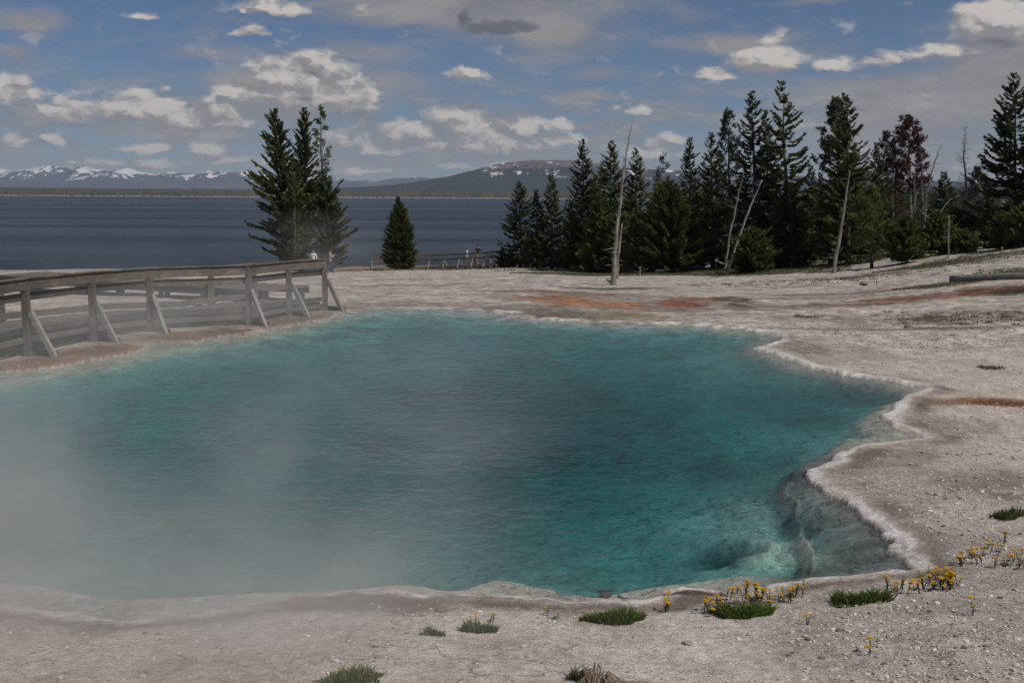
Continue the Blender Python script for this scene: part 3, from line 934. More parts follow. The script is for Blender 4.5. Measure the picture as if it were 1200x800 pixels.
def conifer(seed, H, Rr, kind='spruce', crown0=0.06, nb=None, lean=(0, 0), dens=1.0, asym=0.0, irr=.25):
    """returns (trunk mesh builder, crown quads, tints). H height, Rr crown radius at the widest."""
    rs = np.random.default_rng(seed)
    tb = MB()
    npt = 9
    wob = [Vector((rs.normal() * .012 * H * (i / npt), rs.normal() * .012 * H * (i / npt), 0)) for i in range(npt)]
    pts = [Vector((lean[0] * H * (i / (npt - 1)) ** 1.3, lean[1] * H * (i / (npt - 1)) ** 1.3, H * i / (npt - 1) - (0.25 if i == 0 else 0))) + wob[i] * .5 for i in range(npt)]
    r0 = 0.012 * H + .04
    tb.tube(pts, [max(r0 * (1 - i / (npt - 1)) ** .8, .012) * (1.35 if i == 0 else 1) for i in range(npt)], 8)
    zs = np.array([p.z for p in pts]); xs_ = np.array([p.x for p in pts]); ys_ = np.array([p.y for p in pts])
    Q = []; T = []
    if nb is None:
        nb = int(26 * H ** .5 * 1.1)
        if kind in ('bush', 'spruce'):
            nb = int(nb * (4.2 if kind == 'bush' else 2.7))
    layers = None
    if kind == 'whorl':
        layers = np.linspace(crown0, .985, int(H * 1.9))
    for i in range(nb):
        u = (i + rs.uniform(0, 1)) / nb
        h = crown0 + (1 - crown0) * u
        if layers is not None:
            h = layers[np.argmin(abs(layers - h))] + rs.normal() * .006
        h = min(h, .992)
        rel = max((h - crown0) / (1 - crown0), 0.0)
        if kind == 'spruce' or kind == 'dead' or kind == 'red':
            prof = (1 - rel) ** .80 * min(1, .80 + rel * 2) + .02
        elif kind == 'whorl':
            prof = (1 - rel) ** .62 * min(1, .6 + rel * 2.5)
        elif kind == 'shaggy':
            prof = (1 - rel) ** .66 * min(1, .45 + rel * 1.9) * rs.uniform(.45, 1.1) + .10 * (1 - rel ** 3)
        elif kind == 'bush':
            prof = (1 - rel ** 1.5) ** .9 * min(1, .75 + rel * 2)
        else:   # pine: narrow with long-ish upper limbs
            prof = (1 - rel) ** .75 * min(1, .6 + rel * 1.6) * 1.15 + .13 * (1 - rel ** 4)
        a = rs.uniform(0, 2 * math.pi)
        lenf = Rr * prof * (1 - irr + 2 * irr * rs.uniform() ** 1.0) * (1 + asym * math.cos(a - math.pi))
        if rs.uniform() < .08:
            lenf *= 1.25
        Lb = max(lenf, .12 + .02 * H * (1 - rel))
        z0 = h * H
        bx = np.interp(z0, zs, xs_); by = np.interp(z0, zs, ys_)
        ca_, sa_ = math.cos(a), math.sin(a)
        if kind in ('spruce', 'whorl', 'dead', 'red'):
            rise = -0.25 + .75 * rel ** 1.5 + rs.normal() * .10
            curl = .26 if kind != 'whorl' else .35
        else:
            rise = 0.05 + .75 * rel + rs.normal() * .15
            curl = .18
        ns = 5
        bp = []
        for q in range(ns):
            s_ = q / (ns - 1)
            bp.append((bx + ca_ * Lb * s_, by + sa_ * Lb * s_, z0 + Lb * (rise * s_ + curl * s_ * s_ - (.12 if kind in ('spruce', 'whorl') else 0) * math.sin(s_ * math.pi))))
        br = max(.006 * H * (1 - rel) * .45, .008) + (.004 if kind == 'dead' else 0)
        tb.tube(bp, [br, br * .8, br * .6, br * .42, br * .2], 3, cap=False)
        bpn = np.array(bp)
        if kind == 'dead':
            for q in range(int(7 * dens)):
                s_ = rs.uniform(.2, 1)
                j = min(int(s_ * (ns - 1)), ns - 2); fq = s_ * (ns - 1) - j
                p0 = bpn[j] * (1 - fq) + bpn[j + 1] * fq
                dv = np.array([ca_, sa_, rise]) + rs.normal(size=3) * .8
                dv /= np.linalg.norm(dv)
                tb.tube([tuple(p0), tuple(p0 + dv * Lb * .22), tuple(p0 + dv * Lb * .42 + np.array([0, 0, .03]))], [br * .5, br * .35, .003], 3, cap=False)
            continue
        if kind in ('spruce', 'whorl', 'red', 'bush', 'shaggy'):
            per = {'shaggy': 34, 'spruce': 32, 'whorl': 44, 'red': 16, 'bush': 32}[kind]
            n = max(8, int(per * dens * (Lb / 1.0) ** .8 * 2.1))
            s_ = rs.uniform(.10, 1.03, n) ** .75
            s_ = np.clip(s_, 0, 1.02)
            jj = np.minimum((s_ * (ns - 1)).astype(int), ns - 2); fq = (s_ * (ns - 1) - jj)[:, None]
            p0 = bpn[jj] * (1 - fq) + bpn[jj + 1] * fq
            sd_ = rs.choice([-1, 1], n)
            lat = np.stack([-sa_ * sd_, ca_ * sd_, np.zeros(n)], 1)
            fwd = np.array([ca_, sa_, rise + curl])
            spread = (1 - s_ * .55) * rs.uniform(.35, 1.25, n)
            dv = fwd * rs.uniform(.6, 1.1, n)[:, None] + lat * spread[:, None]
            dv[:, 2] += rs.normal(size=n) * (.45 if kind in ('bush', 'shaggy') else .28) - (.18 if kind != 'bush' else -.25)
            ll = rs.uniform(.13, .32, n) * (.6 + .4 * min(Lb, 1.5)) * (1.15 - .4 * s_)
            wd = ll * rs.uniform(.20, .38, n)
            up = np.stack([rs.normal(size=n) * .45, rs.normal(size=n) * .45, np.ones(n)], 1)
            Q.append(leaves(p0, dv, ll, wd, up, rs))
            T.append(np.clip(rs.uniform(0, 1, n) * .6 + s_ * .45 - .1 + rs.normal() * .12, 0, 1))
        else:      # pine: bottle-brush tufts along the outer half
            ntuft = max(2, int(3.2 * dens * Lb + 2))
            for q in range(ntuft):
                s_ = 1 - (q / ntuft) ** 1.1 * .62 if q else 1.0
                j = min(int(s_ * (ns - 1)), ns - 2); fq = s_ * (ns - 1) - j
                off = rs.normal(size=3) * np.array([.16, .16, .08]) * (Lb * .5 if q else 0)
                p0 = bpn[j] * (1 - fq) + bpn[j + 1] * fq + off
                n = int(26 * dens)
                dv = rs.normal(size=(n, 3)) + np.array([ca_, sa_, .8]) * .9
                ll = rs.uniform(.13, .30, n) * (.9 + .25 * (H > 9))
                up = rs.normal(size=(n, 3)) + np.array([0, 0, .8])
                st_ = p0 + rs.normal(size=(n, 3)) * .07
                Q.append(leaves(st_, dv, ll, ll * rs.uniform(.12, .22, n), up, rs))
                T.append(np.clip(rs.uniform(0, 1, n) * .6 + .2 + rs.normal() * .18, 0, 1))
    if kind == 'red':   # upper part keeps few needles
        pass
    return tb, (np.concatenate(Q) if Q else None), (np.concatenate(T) if T else None)


def crown_mesh(name, Q, T, mat):
    n = len(Q)
    me = mk(name, Q.reshape(-1, 3), np.arange(n * 4).reshape(n, 4), [mat])
    a_ = me.attributes.new('tint', 'FLOAT', 'FACE')
    a_.data.foreach_set('value', T.astype(np.float32)[:len(me.polygons)])
    return me


TREE_N = [0]


def tree(name, label, px_top, py_top, px_base, D, seed, kind, rpx, mat, bark=None, crown0=.06, cat='tree', group=None, dens=1.0, asym=0., irr=.25, sink=0.0, nb=None):
    bark = bark or M_BARK
    pb = at_depth(px_base, 305, D)
    zg = gz(pb.x, D)
    pt = at_depth(px_top, py_top, D)
    H = pt.z - zg
    Rr = rpx * D / F * (1.24 if px_base > 600 else 1.02)
    lean = ((pt.x - pb.x) / H, 0)
    tb, Q, T = conifer(seed, H, Rr, kind, crown0, nb, lean, dens, asym, irr)
    root = thing(name, label, cat, (pb.x, D, zg - .03 - sink), 0, group)
    link('trunk', tb.mesh('trunk', bark, True), root)
    if Q is not None:
        link('crown', crown_mesh('crown', Q, T, mat), root)
    return root, H


G1 = 'living conifers at the front edge of the right-hand wood'
G2 = 'pines on the lake shore behind the boardwalk'
TREES = [
    # name, label, pxtop, pytop, pxbase, D, kind, rpx, mat, kw
    ('lodgepole_pine', 'tall shaggy pine at the left of the lakeside clump above the boardwalk', 323, 127, 333, 92, 'shaggy', 31, L_OLIVE, dict(crown0=.05, dens=1.4, asym=.22, irr=.45, nb=330, group=G2)),
    ('lodgepole_pine', 'tall dense pine in the middle of the lakeside clump above the boardwalk', 357, 126, 352, 94, 'shaggy', 28, L_OLIVE, dict(crown0=.04, dens=1.4, irr=.4, nb=360, group=G2)),
    ('lodgepole_pine', 'thin sparse pine with a bare lower trunk rising at the right of the lakeside clump', 376, 126, 378, 95, 'pine', 11, L_OLIVE, dict(crown0=.35, dens=.6, irr=.5, nb=46, group=G2)),
    ('lodgepole_pine', 'low bushy pine half veiled by steam at the right foot of the lakeside clump', 380, 205, 388, 91, 'shaggy', 27, L_OLIVE, dict(crown0=.03, dens=1.4, irr=.4, nb=220, group=G2)),
    ('young_pine', 'young pine filling the foot of the lakeside clump behind the railing', 345, 190, 345, 90, 'shaggy', 26, L_OLIVE, dict(crown0=.03, dens=1.0, irr=.4, nb=80, group=G2)),
    ('conical_pine', 'short dense cone-shaped evergreen standing alone by the lake, left of the far boardwalk', 467, 232, 469, 104, 'bush', 19, L_OLIVE, dict(crown0=.02, dens=1.3, irr=.08, nb=420)),
    ('spruce', 'spruce with upswept branch tips at the wood edge beside the far railing', 608, 213, 611, 100, 'spruce', 21, L_SPRUCE, dict(crown0=.06, irr=.4)),
    ('spruce', 'narrow spruce second from the left edge of the right-hand wood', 628, 222, 630, 97, 'spruce', 15, L_SPRUCE, dict()),
    ('pine', 'blunt-topped pine third from the left edge of the right-hand wood', 646, 204, 647, 96, 'spruce', 18, L_OLIVE, dict(irr=.3)),
    ('young_spruce', 'small young spruce in the gap left of the tall forked snag', 669, 234, 669, 92, 'spruce', 11, L_SPRUCE, dict()),
    ('spruce', 'tall narrow dark spruce left of the tall forked snag', 683, 163, 684, 88, 'spruce', 21, L_SPRUCE, dict(irr=.3)),
    ('spruce', 'twin-looking bushy spruce just left behind the tall forked snag', 717, 165, 714, 86, 'spruce', 26, L_OLIVE, dict(irr=.4)),
    ('spruce', 'lower spruce filling in at the left of the tall forked snag', 699, 205, 699, 84, 'spruce', 19, L_OLIVE, dict(irr=.35)),
    ('pine', 'pointed pine just right of the tall forked snag', 746, 174, 745, 86, 'spruce', 21, L_OLIVE, dict(irr=.3)),
    ('bushy_pine', 'broad bushy pine reaching the ground, right of the tall forked snag', 784, 213, 788, 78, 'bush', 38, L_OLIVE, dict(crown0=.02, dens=1.2)),
    ('young_pine', 'low rounded pine between the tall forked snag and the broad bushy pine', 750, 250, 752, 79, 'bush', 24, L_OLIVE, dict(crown0=.02)),
    ('spruce', 'dark pointed spruce behind the broad bushy pine', 808, 161, 808, 86, 'spruce', 20, L_SPRUCE, dict(irr=.3)),
    ('pine', 'full green pine left behind the pair of leaning bare trunks', 833, 155, 836, 80, 'spruce', 24, L_OLIVE, dict(irr=.3)),
    ('greyish_pine', 'thin greyish pine with see-through crown above the pair of leaning bare trunks', 853, 132, 856, 82, 'pine', 15, L_GREY, dict(crown0=.2, dens=.7, nb=80)),
    ('tall_spruce', 'tall dark spruce, left one of the three tallest in the middle of the wood', 882, 106, 884, 76, 'spruce', 30, L_SPRUCE, dict(irr=.35, crown0=.03)),
    ('tall_spruce', 'shorter dark spruce squeezed between the two tallest in the middle of the wood', 897, 129, 902, 78, 'spruce', 22, L_SPRUCE, dict(irr=.3)),
    ('tall_fir', 'tall fir with widely spaced layered branches, tallest in the middle of the wood', 917, 95, 921, 74, 'whorl', 27, L_OLIVE, dict(irr=.22, crown0=.30, dens=.95)),
    ('dark_fir', 'dark fir under the layered fir, its branches sweeping to the ground', 925, 215, 925, 73, 'spruce', 30, L_SPRUCE, dict(irr=.3, crown0=.02)),
    ('bushy_shrub_pine', 'small roundish light green pine at the foot of the leaning bare trunks', 882, 268, 880, 70, 'bush', 21, L_OLIVE, dict(crown0=.0)),
    ('small_spruce', 'small dark narrow spruce left of the paired tall trees behind the single white snag', 950, 193, 950, 84, 'spruce', 13, L_SPRUCE, dict()),
    ('small_spruce', 'small thin spruce next to the narrow one, left of the single white snag', 962, 203, 962, 88, 'spruce', 11, L_SPRUCE, dict()),
    ('sparse_pine', 'tall loose-branched pine, left of the pair behind the single white snag', 980, 118, 984, 74, 'pine', 20, L_GREY, dict(crown0=.25, dens=.9, nb=90, irr=.4)),
    ('tall_spruce', 'tall spruce with a broad green skirt behind the single white snag', 992, 109, 994, 70, 'spruce', 33, L_OLIVE, dict(irr=.25, crown0=.03, dens=1.1)),
    ('dark_spruce', 'dark spruce left of the rusty dying trees', 1028, 167, 1028, 82, 'spruce', 16, L_SPRUCE, dict(crown0=.1)),
    ('dark_pine', 'slim grey-green pine, second from left of the dying group', 1038, 156, 1040, 84, 'pine', 12, L_GREY, dict(crown0=.2, nb=80, dens=.8)),
    ('dying_pine', 'thin half-bare pine in the middle of the dying group', 1049, 148, 1050, 80, 'red', 14, L_GREY, dict(crown0=.25, irr=.4, dens=.8)),
    ('dying_pine', 'tallest dying pine with brown-tinged needles at its top', 1064, 138, 1066, 78, 'pine', 16, L_RED, dict(crown0=.42, irr=.4, dens=1.0, nb=70, bark=M_DEAD)),
    ('rusty_pine', 'dying pine with rust brown needles at the right of the dying group', 1079, 160, 1080, 76, 'red', 13, L_RED, dict(crown0=.25, irr=.4, dens=.9, bark=M_DEAD)),
    ('rusty_pine', 'shorter rust red pine low in the dying group', 1046, 205, 1046, 74, 'red', 20, L_RED, dict(crown0=.08, irr=.35, dens=1.1, bark=M_DEAD)),
    ('small_pine', 'little bright green cone-shaped pine in front of the dying group', 1062, 253, 1062, 62, 'bush', 19, L_OLIVE, dict(crown0=.04, dens=1.2)),
    ('small_pine', 'open young pine on a bare stem right of the single white snag', 1020, 222, 1022, 64, 'pine', 20, L_OLIVE, dict(crown0=.25, dens=.9, nb=60)),
    ('small_pine', 'dense green pine right of the dead leaning pole', 1107, 202, 1107, 74, 'spruce', 19, L_SPRUCE, dict(crown0=.03)),
    ('small_pine', 'low green pine on the slope crest under the dead leaning pole', 1098, 248, 1100, 64, 'bush', 17, L_OLIVE, dict(crown0=.03)),
    ('greyish_pine', 'thin grey-green pine right of the bare grey dead tree', 1146, 198, 1146, 76, 'pine', 13, L_GREY, dict(crown0=.1, nb=70, dens=.8)),
    ('small_pine', 'low dark pine filling in below the bare grey dead tree', 1122, 245, 1124, 70, 'spruce', 20, L_SPRUCE, dict(crown0=.03)),
    ('small_pine', 'short pine at the left foot of the largest spruce on the right', 1160, 232, 1160, 64, 'spruce', 16, L_SPRUCE, dict(crown0=.03)),
    ('large_spruce', 'largest dark spruce at the right end of the wood', 1187, 86, 1188, 68, 'spruce', 40, L_SPRUCE, dict(crown0=.03, irr=.3, dens=1.15)),
    ('spruce', 'dense spruce cut by the right edge of the photo', 1216, 130, 1216, 66, 'spruce', 32, L_SPRUCE, dict(crown0=.03)),
    ('low_pine', 'low green pine at the foot of the largest spruce on the right', 1176, 250, 1176, 61, 'bush', 17, L_OLIVE, dict(crown0=.02)),
    ('low_pine', 'low olive pine at the right edge below the spruces', 1205, 240, 1205, 60, 'bush', 20, L_OLIVE, dict(crown0=.02)),
    ('low_pine', 'knee-high pine on the crest below the bare grey dead tree', 1130, 270, 1130, 63, 'bush', 13, L_OLIVE, dict(crown0=.0)),
]
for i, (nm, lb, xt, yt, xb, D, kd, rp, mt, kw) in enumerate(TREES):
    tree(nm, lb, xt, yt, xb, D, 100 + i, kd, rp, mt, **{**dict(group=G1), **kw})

# bare grey dead trees
tree('dead_tree', 'bare grey dead tree with fine twigs standing left of the largest spruce', 1130, 148, 1131, 70, 301, 'dead', 13, None, M_DEAD, crown0=.12, nb=80, dens=1.4)
tree('dead_tree', 'bare grey dead tree among the rusty trees, its branches crossing them', 1072, 200, 1070, 72, 302, 'dead', 14, None, M_DEAD, crown0=.1, nb=55)
tree('dead_tree', 'slim bare dead tree peeping above the pines right of the tall forked snag', 758, 205, 757, 90, 303, 'dead', 9, None, M_DEAD, crown0=.2, nb=50)
tree('greyish_pine', 'faint pale pine top rising behind the broad bushy pine', 777, 182, 777, 92, 304, 'pine', 9, L_GREY, M_DEAD, crown0=.4, dens=.6, nb=40)
tree('dead_tree', 'bare grey thin tree left of the dark spruce by the dying group', 1019, 185, 1019, 80, 305, 'dead', 7, None, M_DEAD, crown0=.2, nb=40)

# the wood behind: copies of a few background trees
protos = []
for j, (kd, mt, rr_) in enumerate([('spruce', L_SPRUCE, 1.55), ('spruce', L_SPRUCE, 1.9), ('spruce', L_OLIVE, 1.8)]):
    tb, Q, T = conifer(400 + j, 9.0, rr_, kd, .05, 110, dens=.8)
    protos.append((tb.mesh('trunk', M_BARK, True), crown_mesh('crown', Q, T, mt)))
random.seed(8)
spots = []
for q in range(170):
    px = random.uniform(655, 1290)
    D = random.uniform(80, 135)
    if px < 720:
        D = random.uniform(90, 104)
    spots.append((px, D))
for (px, D) in spots:
    p = at_depth(px, 290, D)
    # the crown stays below the skyline the front trees leave open
    cap = 215 if px < 700 else (225 if px < 950 else 215)
    ztop = at_depth(px, cap + random.uniform(-6, 34), D).z
    zg = gz(p.x, D)
    Hh = min(max(ztop - zg, 2.5), 12)
    tr_m, cr_m = random.choice(protos)
    root = thing('forest_tree', 'dark conifer deep in the wood behind the front row of trees', 'tree', (p.x, D, zg - .05), random.uniform(0, 6.28), 'dark conifers deep in the wood')
    root.scale = (Hh / 9 * random.uniform(1.2, 1.8),) * 2 + (Hh / 9,)
    link('trunk', tr_m, root); link('crown', cr_m, root)


# ------------------------------------------------------------------ snags
def ground_hit(px, py, lo=4.6, hi=130):
    yy = lo
    while yy < hi:
        p = at_depth(px, py, yy)
        if p.z <= gz(p.x, yy):
            return Vector((p.x, yy, gz(p.x, yy)))
        yy += max(.02, yy * .002)
    return at_depth(px, py, hi)


_gc = {}


def gz_c(x, y):
    kx = (round(x, 1), round(y, 1))
    if kx not in _gc:
        _gc[kx] = gz(x, y)
    return _gc[kx]


def snag(label, base_px, pts_px, rads, extra=(), D=None, name='dead_snag', mat=M_SNAG, cat='dead tree'):
    b = ground_hit(*base_px) if D is None else None
    D = D or b.y
    root = thing(name, label, cat, (at_depth(base_px[0], base_px[1], D).x, D, gz(at_depth(base_px[0], base_px[1], D).x, D)))
    o = Vector(root.location)
    rs = random.Random(base_px[0])

    def trunk(pp, rr, nm):
        P = [at_depth(a, b_, D) - o for a, b_ in pp]
        P[0].z = -0.15 if nm == 'trunk' else P[0].z
        fine = []; rf = []
        for i in range(len(P) - 1):
            for s_ in range(4):
                t = s_ / 4
                fine.append(P[i].lerp(P[i + 1], t) + Vector((rs.gauss(0, .012), rs.gauss(0, .03), 0)) * (1 if i + s_ else 0))
                rf.append((rr[i] * (1 - t) + rr[i + 1] * t) * rs.uniform(.88, 1.12) * .66)
        fine.append(P[-1]); rf.append(rr[-1])
        m = MB(); m.tube(fine, rf, 9)
        for q in range(max(4, int(len(fine) * .8))):
            j = rs.randrange(2, len(fine) - 1)
            a = rs.uniform(0, 6.28)
            d = Vector((math.cos(a), math.sin(a), rs.uniform(-.3, .5)))
            L = rs.uniform(.08, .32)
            m.tube([fine[j], fine[j] + d * (L + rf[j]), fine[j] + d * (L * 1.6 + rf[j]) + Vector((0, 0, .05))], [rf[j] * .28, rf[j] * .2, .005], 4)
        link(nm, m.mesh(nm, mat, True), root)
    trunk(pts_px, rads, 'trunk')
    for (pp, rr, nm) in extra:
        trunk(pp, rr, nm)
    return root


snag('tall bleached forked snag leaning right at the edge of the wood, tallest bare trunk', (719, 334),
     [(719, 334), (720, 310), (721, 290), (724, 262), (727, 240), (729, 215), (733, 190), (735, 175), (738, 158), (743, 136)],
     [.25, .15, .13, .115, .10, .085, .07, .055, .04, .012],
     extra=[([(723, 326), (724, 305), (726, 285), (729, 262)], [.12, .09, .07, .03], 'second_stem'), ([(728, 228), (730, 205), (731, 182)], [.05, .035, .01], 'fork'),
            ([(718, 334), (714, 330), (711, 326)], [.10, .08, .03], 'root_stub')])
snag('bleached trunk leaning right from a shared base, pair in front of the tallest spruces', (851, 323),
     [(851, 323), (855, 312), (862, 290), (872, 262), (882, 236), (893, 211)], [.17, .13, .11, .09, .07, .025],
     extra=[([(849, 323), (852, 300), (855, 275), (861, 250), (866, 225), (872, 202)], [.15, .10, .085, .07, .05, .015], 'second_stem'), ([(857, 266), (863, 263)], [.03, .01], 'branch')])
snag('single bleached curving trunk standing before the broad-skirted tall spruce', (976, 320),
     [(976, 320), (979, 305), (983, 285), (987, 262), (990, 240), (993, 220), (996, 200)], [.19, .15, .13, .11, .09, .07, .03])
snag('dark thin dead pole leaning right above the small pines', (1085, 270), [(1082, 270), (1086, 225), (1092, 200), (1098, 182), (1103, 169)], [.09, .08, .06, .045, .015], D=68, name='leaning_pole', mat=M_DEAD)
snag('thin pale broken stick leaning over on the open slope below the pines', (1026, 333), [(1026, 333), (1028, 325), (1031, 316), (1033, 310)], [.03, .025, .02, .006], name='broken_stick')
snag('short upright bare stick at the edge of the crest below the grey dead tree', (1112, 290), [(1112, 290), (1112, 270), (1112, 252)], [.06, .05, .03], name='broken_stick', D=62)
snag('fallen pale branch propped among the small pines', (1090, 285), [(1090, 285), (1096, 258), (1108, 240), (1116, 232)], [.06, .05, .04, .015], name='fallen_branch', D=66, extra=[([(1095, 262), (1082, 250), (1078, 246)], [.04, .03, .01], 'branch')])
snag('crooked pale dead stem leaning among the rusty trees', (1062, 290), [(1062, 290), (1068, 250), (1075, 225)], [.07, .05, .02], name='leaning_dead_stem', D=70)
snag('short grey stump post at the grass edge right of the tall forked snag', (750, 324), [(750, 324), (750, 319), (750, 313)], [.07, .065, .06], name='stump')


# lying log on the right
def lying_log():
    a = ground_hit(1114, 331); b = ground_hit(1290, 331)
    root = thing('fallen_log', 'grey fallen log lying on the slope at the right edge', 'log', (a.x, a.y, a.z))
    m = MB()
    pts = []; rr = []
    for i in range(15):
        t = i / 14
        p = a.lerp(b, t); z = gz(p.x, p.y)
        pts.append(Vector((p.x - a.x, p.y - a.y + .03 * math.sin(i * 1.7), z - a.z + .10)))
        rr.append((.155 - .05 * t) * random.uniform(.95, 1.05))
    m.tube(pts, rr, 12)
    m.tube([pts[3], pts[3] + Vector((.1, -.25, .1))], [.05, .02], 5)
    link('trunk', m.mesh('trunk', M_DEAD, True), root)
    m = MB(); m.tube([pts[0] + Vector((-.012, 0, 0)), pts[0] + Vector((-.02, 0, 0))], [.135, .13], 12)
    link('cut_end', m.mesh('cut_end', M_WOOD_D), root)


lying_log()
for (p1, p2, r_, lb) in [((985, 325), (1070, 322), .07, 'thin dark dead pole lying flat on the slope beyond the pool'), ((1128, 275), (1168, 272), .12, 'pale fallen trunk lying behind the small pines left of the largest spruce')]:
    D = 52 if p1[1] > 300 else 74
    a = at_depth(*p1, D); a.z = gz(a.x, D); b = at_depth(*p2, D + 1); b.z = gz(b.x, D + 1)
    o = thing('fallen_pole', lb, 'log', tuple(a))
    m = MB(); m.tube([Vector((0, 0, r_ * .8)), (b - a) * .5 + Vector((0, .05, r_ * .8)), (b - a) + Vector((0, 0, r_ * .8))], [r_, r_ * .8, r_ * .5], 7)
    link('trunk', m.mesh('trunk', M_DEAD if r_ < .1 else M_SNAG, True), o)

# ------------------------------------------------------------------ near boardwalk
PB = [on_z(*p, .08) for p in [(33, 413), (110, 397), (177, 386), (292, 378), (339, 368), (381, 361.5)]]
PB = [Vector((x, y, 0)) for x, y in PB]
d0_ = (PB[0] - PB[1]).normalized() * 2.05
d0_ = Matrix.Rotation(R(6), 3, 'Z') @ d0_
PB = [PB[0] + d0_ * 3, PB[0] + d0_ * 2, PB[0] + d0_] + PB
NB = len(PB)


def nrm_at(i):
    a = PB[max(i - 1, 0)]; b = PB[min(i + 1, NB - 1)]
    t = (b - a).normalized()
    return Vector((-t.y, t.x, 0)), t     # pointing away from the pool (to the left)


def zdeck(i):
    return .46 - .17 * max(i - 3, 0) / (NB - 4)


bw = thing('boardwalk', 'weathered grey wooden boardwalk with braced railing along the left bank of the pool', 'boardwalk', (PB[4].x, PB[4].y, 0))
BO = Vector(bw.location)


def part(name, m, mat, **kw):
    return link(name, m.mesh(name, mat), bw, **kw)


def bpart(name, a, b, w, h, mat, up=(0, 0, 1), **kw):
    """a beam as a part with its own origin at its middle"""
    a = Vector(a); b = Vector(b)
    mid = (a + b) / 2
    m = MB(); m.beam(a - mid, b - mid, w, h, up)
    o = link(name, m.mesh(name, mat), bw, **kw)
    o.location = mid - BO
    md = o.modifiers.new('bevel', 'BEVEL'); md.width = .008; md.segments = 1
    return o


TOP = 1.52
WID = 2.25
for i in range(NB):
    nv, tv = nrm_at(i)
    p = PB[i]
    g = gz(p.x, p.y)
    zt = TOP - .10 * max(i - 3, 0) / (NB - 4)
    bpart('post', (p.x, p.y, min(g, .08) - .15), (p.x, p.y, zt - .20), .135, .135, M_WOOD)
    # brace leaning out towards the pool
    q = p - nv * .58
    top = p + Vector((0, 0, .88)) - nv * .09
    foot = Vector((q.x, q.y, max(gz(q.x, q.y), -.02) - .04))
    bpart('brace', top, foot, .09, .11, M_WOOD_L)
    m_ = top.lerp(foot, .10)
    bpart('bolt', m_ - nv * .06, m_ - nv * .075, .03, .03, M_WOOD_D)
    # sole beam joining post and brace foot
    bpart('sole_beam', p + Vector((0, 0, .10)) + nv * .1 + tv * .10, foot + Vector((0, 0, .07)) + tv * .10, .05, .12, M_WOOD_D)
for i in range(NB - 1):
    n1_, _ = nrm_at(i); n2_, _ = nrm_at(i + 1)
    a, b = PB[i], PB[i + 1]
    t = (b - a).normalized(); nv = Vector((-t.y, t.x, 0))
    za = TOP - .10 * max(i - 3, 0) / (NB - 4); zb_ = TOP - .10 * max(i - 2, 0) / (NB - 4)
    e = t * .004
    if i == 5:
        # the lower, browner rail of the middle bay, set back a little
        bpart('top_rail', a + e + Vector((0, 0, za - .10)) + nv * .0, b - e + Vector((0, 0, zb_ - .11)) + nv * .0, .05, .21, M_WOOD)
    else:
        bpart('top_rail', a + e + Vector((0, 0, za - .11)) + (t * -.08 if i == 6 else t * 0), b - e + Vector((0, 0, zb_ - .11)) + (t * .08 if i == NB - 2 else t * 0), .05, .21, M_WOOD)
    bpart('cap_rail', a + e + Vector((0, 0, za + .017)), b - e + Vector((0, 0, zb_ + .017)), .13, .035, M_WOOD)
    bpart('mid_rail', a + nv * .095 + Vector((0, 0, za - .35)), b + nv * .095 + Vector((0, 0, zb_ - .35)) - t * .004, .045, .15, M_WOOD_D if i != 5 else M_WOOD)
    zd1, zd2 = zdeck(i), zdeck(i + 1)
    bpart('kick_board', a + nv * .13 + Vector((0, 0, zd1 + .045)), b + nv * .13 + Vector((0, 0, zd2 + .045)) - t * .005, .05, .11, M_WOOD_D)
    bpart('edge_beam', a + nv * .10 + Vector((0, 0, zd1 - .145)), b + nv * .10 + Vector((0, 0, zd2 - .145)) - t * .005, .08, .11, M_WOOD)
    # far side kerb board
    fa = a + n1_ * WID; fb = b + n2_ * WID
    mt = M_WOOD_O if i == 2 else M_WOOD
    bpart('far_kick_board', fa + Vector((0, 0, zd1 + .07)), fb + Vector((0, 0, zd2 + .05)) - t * .006, .06, .15, mt, label='fresh reddish kerb board' if i == 2 else None)
    bpart('far_edge_beam', fa + n1_ * .05 + Vector((0, 0, zd1 - .16)), fb + n2_ * .05 + Vector((0, 0, zd2 - .16)) - t * .006, .08, .16, M_WOOD_D)
    # planks across
    L = (b - a).length
    npl = int(L / .148)
    for q in range(npl):
        s0 = (q + .03) / npl; s1 = (q + .95) / npl
        jit = random.uniform(-.004, .004)
        zz_ = lambda s: zd1 + (zd2 - zd1) * s - .04 + jit
        A = a.lerp(b, s0) + n1_.lerp(n2_, s0) * .16; Bq = a.lerp(b, s1) + n1_.lerp(n2_, s1) * .16
        Cq = a.lerp(b, s1) + n1_.lerp(n2_, s1) * (WID - .04); Dq = a.lerp(b, s0) + n1_.lerp(n2_, s0) * (WID - .04)
        ctr = (A + Bq + Cq + Dq) / 4 + Vector((0, 0, zz_((s0 + s1) / 2)))
        m = MB()
        vs = [(v_ + Vector((0, 0, zz_(s_) + dz_)) - ctr) for dz_ in (-.038, 0) for v_, s_ in ((A, s0), (Bq, s1), (Cq, s1), (Dq, s0))]
        m.v = [tuple(v_) for v_ in vs]
        m.f = [[3, 2, 1, 0], [4, 5, 6, 7], [0, 1, 5, 4], [1, 2, 6, 5], [2, 3, 7, 6], [3, 0, 4, 7]]
        o = link('plank', m.mesh('plank', M_WOOD), bw)
        o.location = ctr - BO
